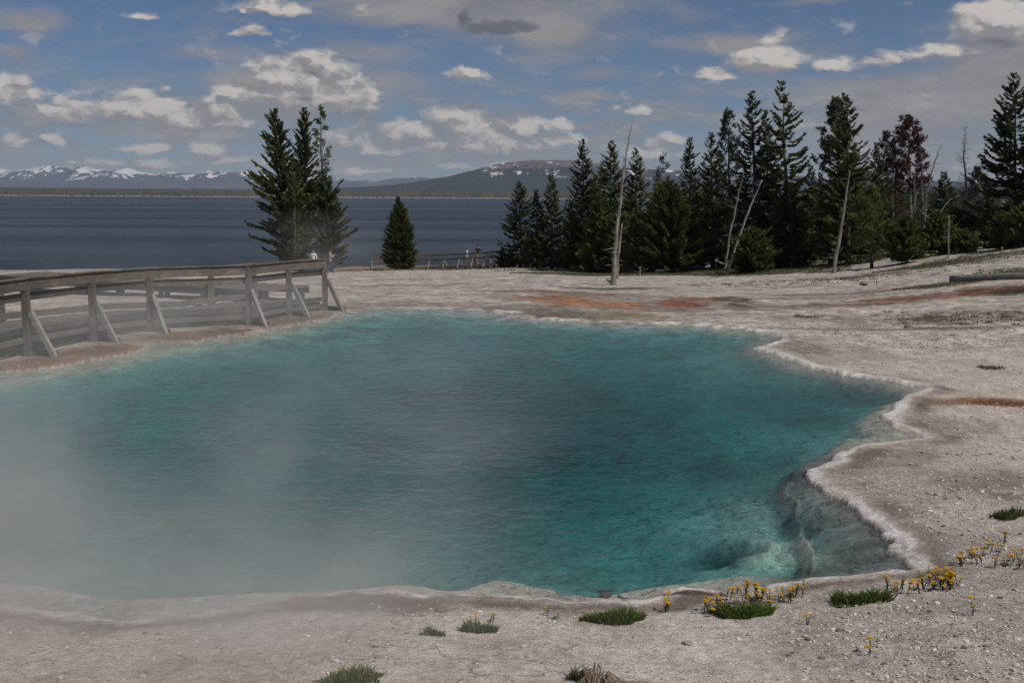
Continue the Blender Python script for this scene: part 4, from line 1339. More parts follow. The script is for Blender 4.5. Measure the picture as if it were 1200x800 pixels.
# joists and sleepers under the deck
for i in range(NB):
    nv, tv = nrm_at(i)
    zd = zdeck(i)
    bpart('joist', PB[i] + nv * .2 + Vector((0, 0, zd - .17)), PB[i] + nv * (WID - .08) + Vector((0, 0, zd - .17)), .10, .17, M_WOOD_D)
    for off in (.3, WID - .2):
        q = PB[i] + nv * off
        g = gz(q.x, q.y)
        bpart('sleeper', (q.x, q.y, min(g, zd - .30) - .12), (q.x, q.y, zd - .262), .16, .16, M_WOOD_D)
# posts and the end of the railing on the far side
for i in range(0, 6):
    nv, tv = nrm_at(i)
    for s_ in ((0, .5) if i < 3 else (0,)):
        p = PB[i] + nv * (WID + .12)
        if s_ and i < NB - 1:
            p = p.lerp(PB[i + 1] + nv * (WID + .12), .5)
            continue
        g = gz(p.x, p.y)
        zt = TOP - .02 if i < 3 else 1.24
        bpart('far_post', (p.x, p.y, g - .15), (p.x, p.y, zt - .22), .14, .14, M_WOOD)
        if i < 4:
            q = p + nv * .6
            bpart('far_brace', p + Vector((0, 0, .9)) + nv * .07, (q.x, q.y, gz(q.x, q.y) - .03), .10, .12, M_WOOD_D)
ends = [PB[i] + nrm_at(i)[0] * (WID + .12) for i in range(4)]
xe = ends[3].lerp(ends[2], .05)
pl_ = [ends[0], ends[1], ends[2], xe]
for i in range(3):
    bpart('far_top_rail', pl_[i] + Vector((0, 0, TOP - .12)), pl_[i + 1] + Vector((0, 0, TOP - .12)), .05, .22, M_WOOD)
    bpart('far_mid_rail', pl_[i] + Vector((0, 0, TOP - .62)), pl_[i + 1] + Vector((0, 0, TOP - .62)), .05, .20, M_WOOD_D)
for i in (7, 8):
    nv, tv = nrm_at(i)
    p = PB[i] + nv * (WID + .12)
    g = gz(p.x, p.y)
    bpart('far_post', (p.x, p.y, g - .15), (p.x, p.y, 1.28), .14, .14, M_WOOD)
    q = p + nv * .5
    bpart('far_brace', p + Vector((0, 0, .8)) + nv * .07, (q.x, q.y, gz(q.x, q.y) - .03), .10, .12, M_WOOD_D)
p7 = PB[7] + nrm_at(7)[0] * (WID + .12); p8 = PB[8] + nrm_at(8)[0] * (WID + .12)
bpart('far_top_rail', p7 + Vector((0, 0, 1.17)), p8 + Vector((0, 0, 1.17)), .05, .2, M_WOOD)
# ------------------------------------------------------------------ side boardwalk leaving to the left behind
A_ = at_depth(308, 337, 34.0); A_.z = .34
Bv = at_depth(186, 330, 36.0); Bv.z = .34
dv_ = (Bv - A_).normalized()
perp = Vector((-dv_.y, dv_.x, 0))
if perp.y < 0:
    perp = -perp
Cend = A_ + dv_ * 12
sb = thing('side_boardwalk', 'low railless boardwalk branching off to the left behind the railed one', 'boardwalk', (A_.x, A_.y, 0))
SO = Vector(sb.location)
for q in range(int(12 / .15)):
    c1_ = A_ + dv_ * (.15 * q + .07) + perp * 1.1
    m = MB(); m.beam(-perp * 1.1, perp * 1.1, .138, .04)
    o = link('plank', m.mesh('plank', M_WOOD_T if 20 < q < 34 else M_WOOD), sb); o.location = c1_ - SO + Vector((0, 0, random.uniform(-.004, .004)))
for w_ in (.06, 2.14):
    m = MB(); m.beam(A_ + perp * w_ - SO + Vector((0, 0, -.115)), Cend + perp * w_ - SO + Vector((0, 0, -.115)), .08, .18)
    link('edge_beam', m.mesh('edge_beam', M_WOOD_D), sb)
for q in range(7):
    for w_ in (.25, 1.95):
        c1_ = A_ + dv_ * (2 * q + .1) + perp * w_
        g = gz(c1_.x, c1_.y)
        m = MB(); m.beam(Vector((c1_.x, c1_.y, g - .1)) - SO, Vector((c1_.x, c1_.y, .315)) - SO, .14, .14)
        link('sleeper', m.mesh('sleeper', M_WOOD_D), sb)


# ------------------------------------------------------------------ far boardwalk by the lake
def far_walk():
    PX = [(395, 317.5), (436, 313), (470, 313), (505, 312.5), (540, 311), (572, 309.5), (604, 306)]
    Dd = [106, 112, 112, 111, 109, 107, 103]
    P = [at_depth(a, b, d) for (a, b), d in zip(PX, Dd)]
    root = thing('lakeside_boardwalk', 'long low wooden boardwalk with open railing by the lake, two walkers on it', 'boardwalk', tuple(P[0]))
    O = Vector(root.location)

    def bp(nm, a, b, w, h, mat):
        mid = (a + b) / 2
        m = MB(); m.beam(a - mid, b - mid, w, h)
        o = link(nm, m.mesh(nm, mat), root); o.location = mid - O
    for i in range(len(P) - 1):
        a, b = P[i], P[i + 1]
        t = (b - a).normalized(); nv = Vector((-t.y, t.x, 0))
        bp('deck', a + nv * 1.0, b + nv * 1.0 - t * .01, 2.0, .08, M_WOOD_T)
        bp('edge_beam', a - nv * .06 + Vector((0, 0, -.06)), b - nv * .06 + Vector((0, 0, -.06)) - t * .01, .08, .22, M_WOOD_T)
        if i == 0:
            continue
        L = (b - a).length
        n = max(1, round(L / 2.1))
        for s_ in range(n + (1 if i == len(P) - 2 else 0)):
            p = a.lerp(b, s_ / n)
            for w_, nm in ((-.16, 'post'), (2.12, 'post')):
                q = p + nv * w_
                g = gz(q.x, q.y)
                bp(nm, Vector((q.x, q.y, min(g, p.z - .1) - .1)), Vector((q.x, q.y, p.z + 1.02)), .11, .11, M_WOOD)
                sgn = -1 if w_ < 0 else 1
                bp('brace', q + Vector((0, 0, .62)) + nv * sgn * .06, q + nv * sgn * .5 + t * .12 + Vector((0, 0, -.2)), .07, .07, M_WOOD_L)
        for w_ in (-.16, 2.12):
            for hz, hh_ in ((1.07, .15), (.62, .15)):
                e = .0 if hz > 1 else .085 * (1 if w_ < 0 else -1)
                bp('rail', a + nv * (w_ + e) + Vector((0, 0, hz)), b + nv * (w_ + e) + Vector((0, 0, hz)) - t * .01, .06, hh_, M_WOOD)
    for q in range(24):
        s_ = q / 23 * (len(P) - 1.001); i = int(s_)
        p = P[i].lerp(P[i + 1], s_ - i)
        for yo in (.2, 1.8):
            g = gz(p.x, p.y + yo)
            bp('sleeper', Vector((p.x, p.y + yo, g - .3)), Vector((p.x, p.y + yo, max(p.z - .042, g - .1))), .2, .2, M_WOOD_D)
    return P


FW = far_walk()
# bush at the end of the far railing
tree('dark_shrub', 'small dark shrub in front of the right end of the far railing', 589, 292, 589, 100, 600, 'bush', 8, L_SPRUCE, crown0=.0, dens=.9, nb=60)


# ------------------------------------------------------------------ people
def flat_mat(name, c1, rough=.85):
    m, k = material(name)
    tc = k.n('ShaderNodeTexCoord').outputs['Object']
    n_ = k.noise(tc, 9, 4, .6)
    k.out(k.bsdf(k.v('SCALE', k.mix(0.0, c1, c1), scale=k.ramp(n_, .3, .7, .8, 1.15)), rough, .2))
    return m


M_SKIN = flat_mat('skin', (.42, .25, .18), .6)


def person(label, foot, rz, shirt, legs, hairc, scale=1.0, arms='down', hat=None, stride=.18):
    ms, ml, mh = flat_mat('shirt_cloth', shirt), flat_mat('trouser_cloth', legs), flat_mat('hair', hairc)
    bm = bmesh.new(); lay_ = None
    J = {}
    E = []
    R_ = []

    def j(n, p, r, par=None):
        J[n] = len(R_); R_.append((p, r))
        if par is not None:
            E.append((J[par], J[n]))
    j('pelvis', (0, 0, .95), .135)
    j('waist', (0, 0, 1.08), .125, 'pelvis')
    j('chest', (0, .01, 1.30), .15, 'waist')
    j('shoul', (0, 0, 1.42), .12, 'chest')
    j('neck', (0, 0, 1.50), .055, 'shoul')
    j('jaw', (0, .015, 1.58), .075, 'neck')
    j('head', (0, 0, 1.68), .09, 'jaw')
    j('nose', (0, .10, 1.63), .018, 'jaw')
    for s_, nm in ((-1, 'l'), (1, 'r')):
        st_ = stride * s_
        j('hip' + nm, (.095 * s_, 0, .90), .10, 'pelvis')
        j('knee' + nm, (.10 * s_, st_ * .6 + .03, .50), .06, 'hip' + nm)
        j('ankle' + nm, (.10 * s_, st_ - .03, .09), .042, 'knee' + nm)
        j('toe' + nm, (.11 * s_, st_ + .15, .035), .035, 'ankle' + nm)
        j('sh' + nm, (.19 * s_, 0, 1.42), .06, 'shoul')
        if arms == 'up':
            j('el' + nm, (.27 * s_, .08, 1.20), .043, 'sh' + nm); j('wr' + nm, (.14 * s_, .27, 1.34), .03, 'el' + nm); hd = (-.3 * s_, .6, .7)
        else:
            j('el' + nm, (.25 * s_, -.04 - .1 * s_ * stride, 1.14), .043, 'sh' + nm); j('wr' + nm, (.27 * s_, .05 - .3 * s_ * stride, .90), .03, 'el' + nm); hd = (.0, .15, -1)
        wr = Vector(R_[J['wr' + nm]][0]); hv = Vector(hd).normalized()
        sidev = Vector((0, 1, 0)) if arms != 'up' else Vector((1, 0, 0))
        pal = wr + hv * .07
        j('palm' + nm, tuple(pal), .03, 'wr' + nm)
        for q in range(4):
            o_ = sidev * (.022 * (q - 1.5))
            L1 = (.036, .042, .039, .03)[q]
            j(f'f{q}{nm}', tuple(pal + o_ + hv * (.02 + L1)), .009, 'palm' + nm)
            j(f'g{q}{nm}', tuple(pal + o_ + hv * (.02 + L1 * 1.8) + Vector((-.012 * s_, 0, 0))), .007, f'f{q}{nm}')
        j('th' + nm, tuple(wr + hv * .05 + sidev * .045), .010, 'wr' + nm)
    me = bpy.data.meshes.new('body')
    me.from_pydata([p for p, r in R_], E, [])
    o = bpy.data.objects.new('body', me); COL.objects.link(o)
    md = o.modifiers.new('skin', 'SKIN')
    for i, (p, r) in enumerate(R_):
        sv_ = me.skin_vertices[0].data[i]
        sv_.radius = (r, r * (.72 if 0.93 < p[2] < 1.45 and abs(p[0]) < .05 else 1))
        sv_.use_root = (i == 0)
    ss = o.modifiers.new('sub', 'SUBSURF'); ss.levels = 1; ss.render_levels = 1
    dg = bpy.context.evaluated_depsgraph_get()
    m2 = bpy.data.meshes.new_from_object(o.evaluated_get(dg))
    bpy.data.objects.remove(o)
    m2.name = 'body'
    m2.materials.clear()
    for mt in (M_SKIN, ms, ml):
        m2.materials.append(mt)
    for p in m2.polygons:
        p.use_smooth = True
        c_ = p.center
        if c_.z > 1.475 or (c_.z < 1.12 and abs(c_.x) > .205) or (arms == 'up' and c_.y > .12 and c_.z > 1.1):
            p.material_index = 0
        elif c_.z > .93:
            p.material_index = 1
        else:
            p.material_index = 2
        if c_.z < .05:
            p.material_index = 2
    root = thing('person', label, 'person', tuple(foot), rz)
    root.scale = (scale,) * 3
    link('body', m2, root)
    bmh = bmesh.new()
    bmesh.ops.create_uvsphere(bmh, u_segments=14, v_segments=9, radius=.108)
    for v_ in list(bmh.verts):
        v_.co.z *= 1.05
        v_.co += Vector((0, -.018, 1.695))
    bmesh.ops.delete(bmh, geom=[v_ for v_ in bmh.verts if (v_.co.y > .04 and v_.co.z < 1.73) or v_.co.z < 1.63], context='VERTS')
    mh_ = bpy.data.meshes.new('hair'); bmh.to_mesh(mh_); bmh.free(); mh_.materials.append(mh)
    link('hair' if not hat else 'cap', mh_, root)
    return root


def deck_at(px, D):
    xs_ = [p.x for p in FW]
    x = at_depth(px, 308, D).x
    z = np.interp(x, xs_, [p.z for p in FW]); y = np.interp(x, xs_, [p.y for p in FW])
    return Vector((x, y + 1.0, z + .04))


person('walker in a white top with pale trousers on the lakeside boardwalk', deck_at(547, 109), R(80), (.55, .55, .55), (.38, .33, .28), (.16, .08, .05), .90)
person('walker in a black jacket and tan trousers on the lakeside boardwalk', deck_at(560, 109), R(200), (.012, .014, .02), (.26, .18, .13), (.03, .02, .015), 1.0)
pa = at_depth(367.5, 308, 84); pb_ = at_depth(387, 308, 84)
person('visitor in a white shirt standing in front of the lakeside pines', (pa.x, 84, gz(pa.x, 84)), R(170), (.72, .72, .72), (.10, .10, .12), (.06, .04, .03), .98)
person('visitor in a pale top and blue jeans raising both hands beside the lakeside pines', (pb_.x, 84, gz(pb_.x, 84)), R(-60), (.42, .44, .46), (.05, .07, .12), (.05, .035, .025), .98, arms='up')

# ------------------------------------------------------------------ plants on the near bank
M_GRASS = leaf_mat('grass_blades', (.055, .11, .016), (.16, .22, .045), .35)
M_DRY = leaf_mat('dry_blades', (.12, .10, .055), (.26, .21, .13), .2)
M_STEM = leaf_mat('dull_stems', (.07, .055, .03), (.12, .095, .05), .1)
M_FLOWER = leaf_mat('yellow_petals', (.70, .44, .015), (.85, .62, .04), .2)


def tuft(label, px, py, wpx, hpx, mat, n=500, seed=1, dry=.12, cat='plant', name='grass_tuft'):
    c = ground_hit(px, py)
    root = thing(name, label, cat, tuple(c))
    rs = np.random.default_rng(seed)
    wx = wpx * c.y / F; hz = hpx * c.y / F * 1.30
    wy = wx * .55
    for nm, mt, nn in (('blades', mat, int(n * (1 - dry))), ('dry_blades', M_DRY, int(n * dry))):
        ang_ = rs.uniform(0, 6.28, nn); rad_ = np.sqrt(rs.uniform(0, 1, nn)) * (1 + .25 * np.sin(ang_ * 3 + seed))
        x = np.cos(ang_) * rad_ * wx; y = np.sin(ang_) * rad_ * wy
        Hh = hz * rs.uniform(.35, 1.0, nn) * (1 - .30 * rad_ ** 2) * (.75 + .35 * np.sin(ang_ * 2 + seed) * rad_)
        z = look(Z, c.x + x, c.y + y) - c.z - .01
        dirx = np.cos(ang_) * .5 * rad_ + rs.normal(size=nn) * .35; diry = np.sin(ang_) * .5 * rad_ + rs.normal(size=nn) * .35
        w_ = rs.uniform(.003, .006, nn) * 1.4
        th = rs.uniform(0, 6.28, nn)
        sx, sy = np.cos(th) * w_, np.sin(th) * w_
        b0 = np.stack([x - sx, y - sy, z], 1); b1 = np.stack([x + sx, y + sy, z], 1)
        m0 = np.stack([x + dirx * Hh * .35 - sx * .9, y + diry * Hh * .35 - sy * .9, z + Hh * .6], 1); m1 = m0 + np.stack([sx * 1.8, sy * 1.8, sx * 0], 1)
        t0 = np.stack([x + dirx * Hh * .9, y + diry * Hh * .9, z + Hh], 1)
        V_ = np.stack([b0, b1, m1, m0, t0, t0 + np.array([.001, 0, 0])], 1).reshape(-1, 3)
        k0 = np.arange(nn) * 6
        Fq = np.concatenate([np.stack([k0, k0 + 1, k0 + 2, k0 + 3], 1), np.stack([k0 + 3, k0 + 2, k0 + 5, k0 + 4], 1)])
        me = mk(nm, V_, Fq, [mt])
        a_ = me.attributes.new('tint', 'FLOAT', 'POINT'); a_.data.foreach_set('value', np.repeat(np.clip(rs.uniform(0, 1, nn), 0, 1), 6).astype(np.float32))
        link(nm, me, root)
    return root


GT = 'grass tufts on the near bank'
for q, (px, py, wp, hp, n, dr, lb) in enumerate([
    (718, 728, 36, 16, 1500, .10, 'dense green grass tuft on the near bank, nearest the middle of the pool edge'),
    (866, 721, 34, 17, 1500, .08, 'green tuft under yellow flowers right of the curved ledge'),
    (1006, 706, 34, 18, 700, .05, 'spiky dark green tuft by the right corner of the pool'),
    (560, 739, 20, 14, 600, .25, 'small two-toned green tuft left of the dense one'),
    (507, 743, 14, 11, 350, .35, 'smallest dull green tuft near the brown crust'),
    (412, 797, 40, 17, 700, .35, 'olive tuft cut by the bottom edge of the photo, veiled by steam'),
    (680, 797, 14, 22, 160, .3, 'thin grass beside the dry root clump at the bottom edge'),
    (1181, 606, 17, 14, 500, .45, 'brownish round tuft at the right edge above the flowers'),
    (1160, 432, 15, 6, 300, .4, 'flat dull tuft on the white flat right of the pool'),
    (945, 372, 16, 5, 250, .5, 'low dark tuft beyond the upper right shore of the pool'),
]):
    t = tuft(lb, px, py, wp, hp, M_GRASS, n, 50 + q, dr)
    t['group'] = GT
for q, (px, py) in enumerate([(1100, 372), (1120, 376), (1085, 370), (1140, 372), (1160, 378), (1060, 367), (1025, 370), (1180, 372), (1110, 318), (1150, 317), (1180, 320), (1095, 322), (1040, 366), (1130, 381), (1075, 376), (1170, 317), (1060, 313), (1190, 381)]):
    t = tuft('tiny low dull tuft dotted over the pale ground far right beyond the pool', px, py, 6, 3.4, M_GRASS, 60, 90 + q, .5)
    t['group'] = 'tiny tufts on the far right flat'

# turf at the wood's edge and on the open slope: blades nobody could count
rng = np.random.default_rng(12)
TP = []
for (px, py, rx, ry, n) in [(760, 322, 150, 5, 2600), (690, 319, 100, 4, 1200), (620, 315, 60, 2.5, 300), (900, 320, 90, 5, 1500), (1080, 314, 60, 2.5, 500), (1095, 335, 45, 1.8, 260), (1140, 305, 70, 4, 420), (1190, 318, 50, 3, 300),
                           (445, 317, 100, 2.5, 700), (1000, 304, 90, 6, 700), (1120, 374, 90, 6, 900), (1160, 300, 60, 5, 260), (960, 330, 160, 5, 260), (1030, 392, 150, 14, 500)]:
    cy_ = 0
    for yy in np.arange(20, 125, 0.25):
        p = at_depth(px, py, yy)
        if p.z <= gz_fast(p.x, yy):
            break
    D = yy; wx = rx * D / F; wy = ry * D * D / (F * abs(EYE - p.z))
    a_ = rng.uniform(0, 6.28, n); r_ = rng.uniform(0, 1, n) ** .6 * 1.1
    X_ = p.x + np.cos(a_) * r_ * wx; Y_ = D + np.sin(a_) * r_ * wy
    kp = fbm(X_ * .35, Y_ * .35, 401, 3) + rng.uniform(-.35, .5, n) > -.05
    TP.append(np.stack([X_[kp], Y_[kp]], 1))
TP = np.concatenate(TP)
TP = TP[look(SD, TP[:, 0], TP[:, 1]) > 1.2]
tsc = np.clip(TP[:, 1] / 75, .3, 1.1)
n = len(TP)
zt_ = look(Z, TP[:, 0], TP[:, 1])
VB = []
for b_ in range(7):
    th = rng.uniform(0, 6.28, n); off = rng.normal(size=(n, 2)) * .12 * tsc[:, None]
    h_ = rng.uniform(.04, .13, n) * tsc; w_ = rng.uniform(.02, .045, n) * tsc
    bx = TP[:, 0] + off[:, 0]; by = TP[:, 1] + off[:, 1]
    ln = rng.normal(size=(n, 2)) * .06
    VB.append(np.stack([np.stack([bx - np.cos(th) * w_, by - np.sin(th) * w_, zt_ - .02], 1), np.stack([bx + np.cos(th) * w_, by + np.sin(th) * w_, zt_ - .02], 1), np.stack([bx + ln[:, 0], by + ln[:, 1], zt_ + h_], 1)], 1))
VB = np.concatenate(VB).reshape(-1, 3)
me = mk('turf', VB, np.arange(len(VB)).reshape(-1, 3), [leaf_mat('turf_blades', (.075, .075, .032), (.18, .165, .085), .2)])
a_ = me.attributes.new('tint', 'FLOAT', 'POINT'); a_.data.foreach_set('value', np.repeat(rng.uniform(0, 1, len(VB) // 3), 3).astype(np.float32))
link('grass', me, kind='stuff')

# flowers: one prototype copied
def flower_proto(seed):
    rs = random.Random(seed)
    st_ = MB(); heads = []
    for q in range(rs.randint(2, 3)):
        a = rs.uniform(0, 6.28); L = rs.uniform(.09, .17); le = rs.uniform(.1, .35)
        p1 = Vector((0, 0, -.02)); p2 = Vector((math.cos(a) * le * L * .4, math.sin(a) * le * L * .4, L * .55)); p3 = Vector((math.cos(a) * le * L, math.sin(a) * le * L, L))
        st_.tube([p1, p2, p3], [.0035, .003, .002], 4)
        for w_ in range(3):
            t = rs.uniform(.15, .8); b = p1.lerp(p3, t); aa = rs.uniform(0, 6.28)
            st_.tube([b, b + Vector((math.cos(aa) * .03, math.sin(aa) * .03, .015))], [.004, .001], 3)
        heads.append(p3)
    return st_.mesh('stem', M_STEM), heads


def bloom_mesh():
    m = MB()
    for r_, z_, n in ((.024, 0.0, 9), (.015, .008, 7)):
        for q in range(n):
            a = 6.283 * q / n + z_ * 50
            ca_, sa_ = math.cos(a), math.sin(a)
            b = len(m.v)
            m.v += [(0, 0, z_), (ca_ * r_ * .6 - sa_ * .006, sa_ * r_ * .6 + ca_ * .006, z_ + .008), (ca_ * r_, sa_ * r_, z_ + .006), (ca_ * r_ * .6 + sa_ * .006, sa_ * r_ * .6 - ca_ * .006, z_ + .008)]
            m.f.append([b, b + 1, b + 2, b + 3])
    m.n = len(m.v)
    return m.mesh('flower_head', M_FLOWER)


FP = [flower_proto(s_) for s_ in range(5)]
BLOOM = bloom_mesh()
random.seed(21)
CL = [
    (872, 700, 22, 9, 16, 'yellow wildflower in the clump behind the green tuft right of the curved ledge'),
    (832, 712, 14, 6, 8, 'yellow wildflower at the foot of the dark curved ledge'),
    (905, 702, 22, 8, 10, 'yellow wildflower between the curved ledge and the right corner tuft'),
    (935, 697, 12, 5, 4, 'yellow wildflower between the curved ledge and the right corner tuft'),
    (1100, 682, 24, 8, 30, 'yellow wildflower in the densest clump at the right corner of the pool'),
    (1065, 688, 26, 6, 10, 'yellow wildflower scattered between the corner tuft and the densest clump'),
    (1140, 655, 16, 10, 8, 'yellow wildflower straggling up the bank from the densest clump'),
    (1183, 662, 18, 9, 9, 'yellow wildflower near the right edge of the photo'),
    (1165, 640, 10, 8, 4, 'yellow wildflower near the right edge of the photo'),
    (1175, 632, 6, 4, 2, 'yellow wildflower near the right edge of the photo'),
    (778, 714, 8, 4, 3, 'yellow wildflower left of the dark curved ledge'),
    (648, 720, 8, 3, 2, 'pair of short yellow wildflowers left of the dense green tuft'),
    (565, 728, 16, 6, 3, 'yellow wildflower above the two-toned tuft'),
    (946, 730, 3, 2, 1, 'lone yellow wildflower on the bare near bank'),
    (1022, 762, 3, 2, 1, 'lone yellow wildflower on the bare near bank'),
    (1140, 718, 4, 3, 1, 'lone yellow wildflower on the bare near bank'),
]
for (px, py, rx, ry, n, lb) in CL:
    for q in range(n):
        a = random.uniform(0, 6.28); r_ = math.sqrt(random.random())
        c = ground_hit(px + math.cos(a) * r_ * rx, py + math.sin(a) * r_ * ry + 4)
        st_, heads = random.choice(FP)
        root = thing('yellow_wildflower', lb, 'flower', tuple(c), random.uniform(0, 6.28), 'yellow wildflowers along the pool bank')
        s_ = random.uniform(.6, 1.1)
        root.scale = (s_, s_, s_ * random.uniform(.5, 1))
        link('stem', st_, root)
        for hp in heads:
            o = link('flower_head', BLOOM, root); o.location = hp; o.rotation_euler = (random.uniform(-.5, .5), random.uniform(-.5, .5), random.uniform(0, 6)); sc_ = random.uniform(.7, 1.1); o.scale = (sc_,) * 3

# dry root clump at the bottom edge
c = ground_hit(698, 806)
rt = thing('dry_root_clump', 'dry arched brown roots of a dead tuft at the bottom edge of the photo', 'dead plant', tuple(c))
m = MB(); rr_ = random.Random(4)
for q in range(60):
    a = rr_.uniform(0, 6.28); L = rr_.uniform(.06, .16)
    m.tube([(math.cos(a) * .03, math.sin(a) * .03, 0), (math.cos(a) * L * .6, math.sin(a) * L * .6, L * .75), (math.cos(a) * L * 1.2, math.sin(a) * L * 1.1, L * .3), (math.cos(a) * L * 1.4, math.sin(a) * L * 1.3, -.01)], [.005, .004, .003, .002], 4, cap=False)
for q in range(10):
    x0 = rr_.uniform(.05, .2)
    m.tube([(x0 - .05, 0, .02), (x0 + .08, rr_.uniform(-.05, .05), .03), (x0 + .2, rr_.uniform(-.06, .06), .005)], [.006, .004, .002], 4)
link('roots', m.mesh('roots', M_WOOD_T), rt)


# ------------------------------------------------------------------ stones
def rock_mesh(name, seed, mat, flat=.7):
    bm = bmesh.new()
    bmesh.ops.create_icosphere(bm, subdivisions=3, radius=1)
    P_ = np.array([v_.co[:] for v_ in bm.verts])
    n_ = fbm(P_[:, 0] * 1.3 + seed, P_[:, 1] * 1.3 + P_[:, 2] * 1.1, seed, 4) * .35
    for v_, q in zip(bm.verts, n_):
        v_.co *= 1 + q
        v_.co.z *= flat
    me = bpy.data.meshes.new(name); bm.to_mesh(me); bm.free(); me.materials.append(mat)
    me.polygons.foreach_set('use_smooth', [True] * len(me.polygons))
    return me


def stone_mat(name, c1, c2):
    m, k = material(name)
    tc = k.n('ShaderNodeTexCoord').outputs['Object']
    n_ = k.noise(tc, 3, 6, .7)
    k.out(k.bsdf(k.mix(k.ramp(n_, .3, .7), c1, c2), .9, .2, k.bump(n_, .8, .05)))
    return m


M_ST_P = stone_mat('pale_sinter_stone', (.36, .33, .30), (.62, .59, .56))
M_ST_D = stone_mat('dark_wet_stone', (.07, .07, .068), (.17, .16, .145))
M_ST_B = stone_mat('brown_crust', (.17, .13, .10), (.34, .28, .22))
for q, (px, py, s_, mt, fl, lb) in enumerate([
    (518, 716, .045, M_ST_B, .6, 'knobbly brown sinter knob on the near rim by the brown crust'),
    (710, 695, .055, M_ST_D, .35, 'dark flat wet stone at the water edge of the near rim'),
    (731, 696, .04, M_ST_P, .5, 'pale wet stone beside the dark one at the water edge'),
    (817, 718, .035, M_ST_P, .7, 'small white stone below the dark curved ledge'),
    (806, 755, .035, M_ST_P, .4, 'white flat chip on the bare near bank'),
    (646, 724, .03, M_ST_P, .6, 'small pale stone by the pair of short flowers'),
    (1012, 340, .16, M_ST_B, .6, 'small brown stone on the pale slope by the broken stick'),
    (1065, 384, .10, M_ST_B, .7, 'little brown stone on the dark line beyond the upper right shore'),
]):
    c = Vector((*on_z(px, py), -.02)) if py < 700 and px < 800 and px > 700 else ground_hit(px, py)
    o = thing('stone', lb, 'stone', (c.x, c.y, max(c.z, -.05) + s_ * .15), q * 1.3, None, rock_mesh('stone', q + 3, mt, fl))
    o.scale = (s_ * 1.2, s_, s_)

# grit and pebbles: far too many to count
rng = np.random.default_rng(77)
ico = bmesh.new(); bmesh.ops.create_icosphere(ico, subdivisions=1, radius=1)
IV = np.array([v_.co[:] for v_ in ico.verts]); IF = np.array([[v_.index for v_ in f.verts] for f in ico.faces]); ico.free()
N0 = 60000
py_ = rng.uniform(0, 1, N0)
yy_ = 4.8 * (30 / 4.8) ** (py_ ** 1.15)
tt_ = rng.uniform(-.47, .47, N0)
xx_ = tt_ * yy_
zt_ = look(Z, xx_, yy_); sd_ = look(SD, xx_, yy_)
cl = fbm(xx_ * .8, yy_ * .8, 301, 3)
cl2 = cl + .55 * sst(tt_, .1, .4)
keep = (sd_ > .38) & (rng.uniform(0, 1, N0) < .35 + .65 * sst(tt_, -.15, .12)) & (rng.uniform(0, 1, N0) < np.clip(.28 + .9 * cl2, .05, 1))
xx_, yy_, zt_, tt_ = xx_[keep], yy_[keep], zt_[keep], tt_[keep]
n = len(xx_)
sz_ = rng.lognormal(0, .55, n) * .0040 * (1 + yy_ / 16)
sz_ = np.clip(sz_, .0025, .020)
jit = 1 + rng.uniform(-.35, .35, (n, len(IV), 1))
an = rng.uniform(0, 6.28, n); ca_, sa_ = np.cos(an), np.sin(an)
B = IV[None] * jit * np.array([1.3, 1.0, .65])
PV = np.stack([B[..., 0] * ca_[:, None] - B[..., 1] * sa_[:, None], B[..., 0] * sa_[:, None] + B[..., 1] * ca_[:, None], B[..., 2]], -1) * sz_[:, None, None]
PV += np.stack([xx_, yy_, zt_ + sz_ * .2], -1)[:, None, :]
PF = (IF[None] + (np.arange(n) * len(IV))[:, None, None]).reshape(-1, 3)
pm, k = material('pebbles')
t_ = k.attr('tint', True)
cc = k.mix(k.ramp(t_, .0, .35), (.13, .10, .08), (.46, .41, .36))
cc = k.mix(k.ramp(t_, .75, 1.0), cc, (.66, .62, .58))
cc = k.v('SCALE', cc, scale=1.1)
k.out(k.bsdf(cc, .9, .2))
me = mk('pebbles', PV.reshape(-1, 3), PF, [pm])
a_ = me.attributes.new('tint', 'FLOAT', 'POINT'); a_.data.foreach_set('value', np.repeat(rng.uniform(0, 1, n), len(IV)).astype(np.float32))
link('pebbles', me, kind='stuff')
print('pebbles', n)

# ------------------------------------------------------------------ haze and steam
hz, k = material('haze')
pv = k.n('ShaderNodeVolumePrincipled')
pv.inputs['Color'].default_value = (.80, .88, 1.0, 1)
pv.inputs['Density'].default_value = 5.8e-5
pv.inputs['Anisotropy'].default_value = .2
k.out(None, pv.outputs[0])
m = MB(); m.quadbox((0, 8000, 245), (16000, 0, 0), (0, 8400, 0), (0, 0, 255))
ho = link('haze', m.mesh('haze', hz), None, kind='stuff')
ho.visible_shadow = True

stm, k = material('steam')
pos = k.n('ShaderNodeNewGeometry').outputs['Position']
sx, sy, sz = k.sep(pos)
wpv = k.v('ADD', pos, k.v('SCALE', k.v('SUBTRACT', k.noise(pos, .35, 2, .5, col=True), (.5, .5, .5)), scale=2.6))


def puff(c_, r_, w_):
    q = k.v('DIVIDE', k.v('SUBTRACT', wpv, c_), r_)
    l = k.v('LENGTH', q)
    return k.ramp(l, 1.0, 0.15, 0.0, w_)


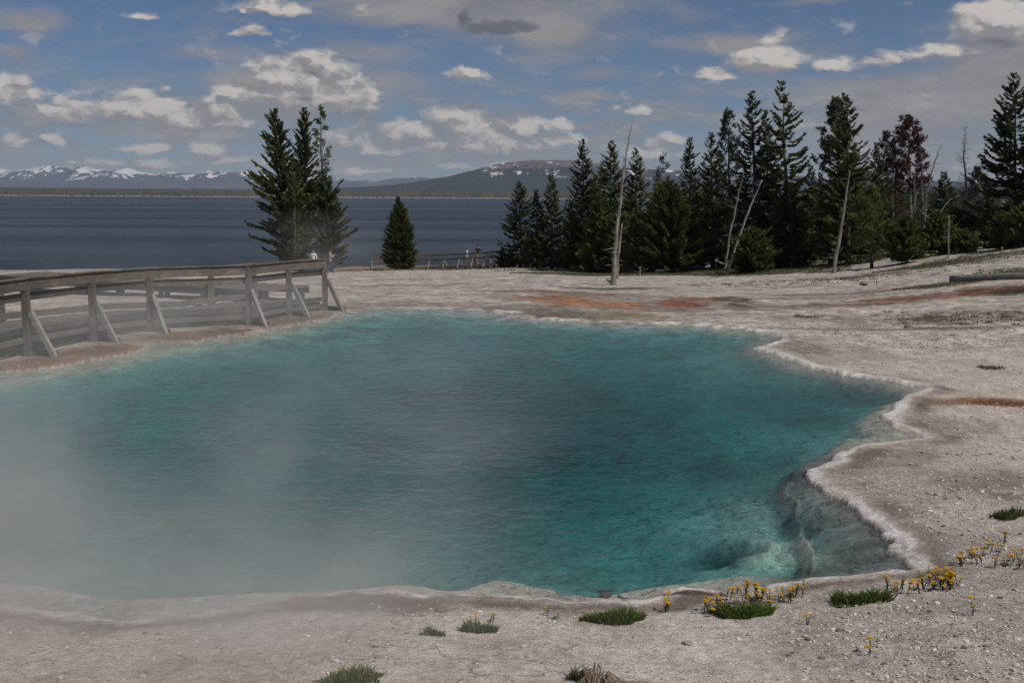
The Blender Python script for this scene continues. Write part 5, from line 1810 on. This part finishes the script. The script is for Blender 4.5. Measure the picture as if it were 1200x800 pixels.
ns_ = k.noise(k.v('MULTIPLY', pos, (1, .55, 2.2)), .62, 5, .60, dist=.7)
wisp = k.ramp(ns_, .32, .70, .18, 1.8)
d_ = None
for (c_, r_, w_) in [((-3.8, 7.2, .7), (4.9, 2.8, 1.4), .38), ((-8.6, 24, .6), (3.5, 6.0, 1.5), .05), ((-5.5, 11.0, .6), (5.5, 4.2, 1.6), .065), ((-1.7, 12.0, .7), (2.6, 4.0, 1.5), .06),
                     ((-6.0, 22, .5), (7.0, 8.0, 1.4), .03), ((-5.3, 32, 1.0), (2.2, 3.0, 2.2), .05), ((-1.8, 9.6, .6), (2.5, 2.8, 1.2), .09), ((-6.5, 15, .6), (3.0, 4.0, 1.3), .03), ((-7.5, 27, .6), (5, 5, 1.3), .05)]:
    p = puff(c_, r_, w_)
    d_ = p if d_ is None else k.m('ADD', d_, p)
dens_ = k.m('ADD', k.m('MULTIPLY', d_, wisp), k.m('MULTIPLY', puff((1.0, 21, .35), (10.5, 13.0, 1.1), .014), k.m('MULTIPLY_ADD', wisp, .4, .55)))
pv = k.n('ShaderNodeVolumePrincipled')
pv.inputs['Color'].default_value = (.98, .95, .92, 1)
pv.inputs['Anisotropy'].default_value = .15
k.put(pv.inputs['Density'], dens_)
k.out(None, pv.outputs[0])
bmv = bmesh.new()
bmesh.ops.create_icosphere(bmv, subdivisions=4, radius=1)
for v_ in bmv.verts:
    a = fbm(np.array([v_.co.x * 1.5]), np.array([v_.co.y * 1.5 + v_.co.z]), 9, 2)[0]
    v_.co *= 1 + .08 * a
    zc = v_.co.z
    v_.co = Vector((-2.5 + v_.co.x * 13, 20.5 + v_.co.y * 17, 1.0 + zc * 2.6 if zc > 0 else 1.0 + zc * 1.5))
me = bpy.data.meshes.new('steam'); bmv.to_mesh(me); bmv.free(); me.materials.append(stm)
so = link('steam', me, None, kind='stuff', label='pale steam drifting off the hot pool over its near left bank', category='steam')

dgc = {}
tot = 0
for o in bpy.data.objects:
    if o.type == 'MESH' and o.data.name not in dgc:
        dgc[o.data.name] = 1
        n_t = len(o.data.loops) - 2 * len(o.data.polygons); tot += n_t
        if n_t > 60000: print('BIG', o.name, n_t)
print('TRIS', tot)
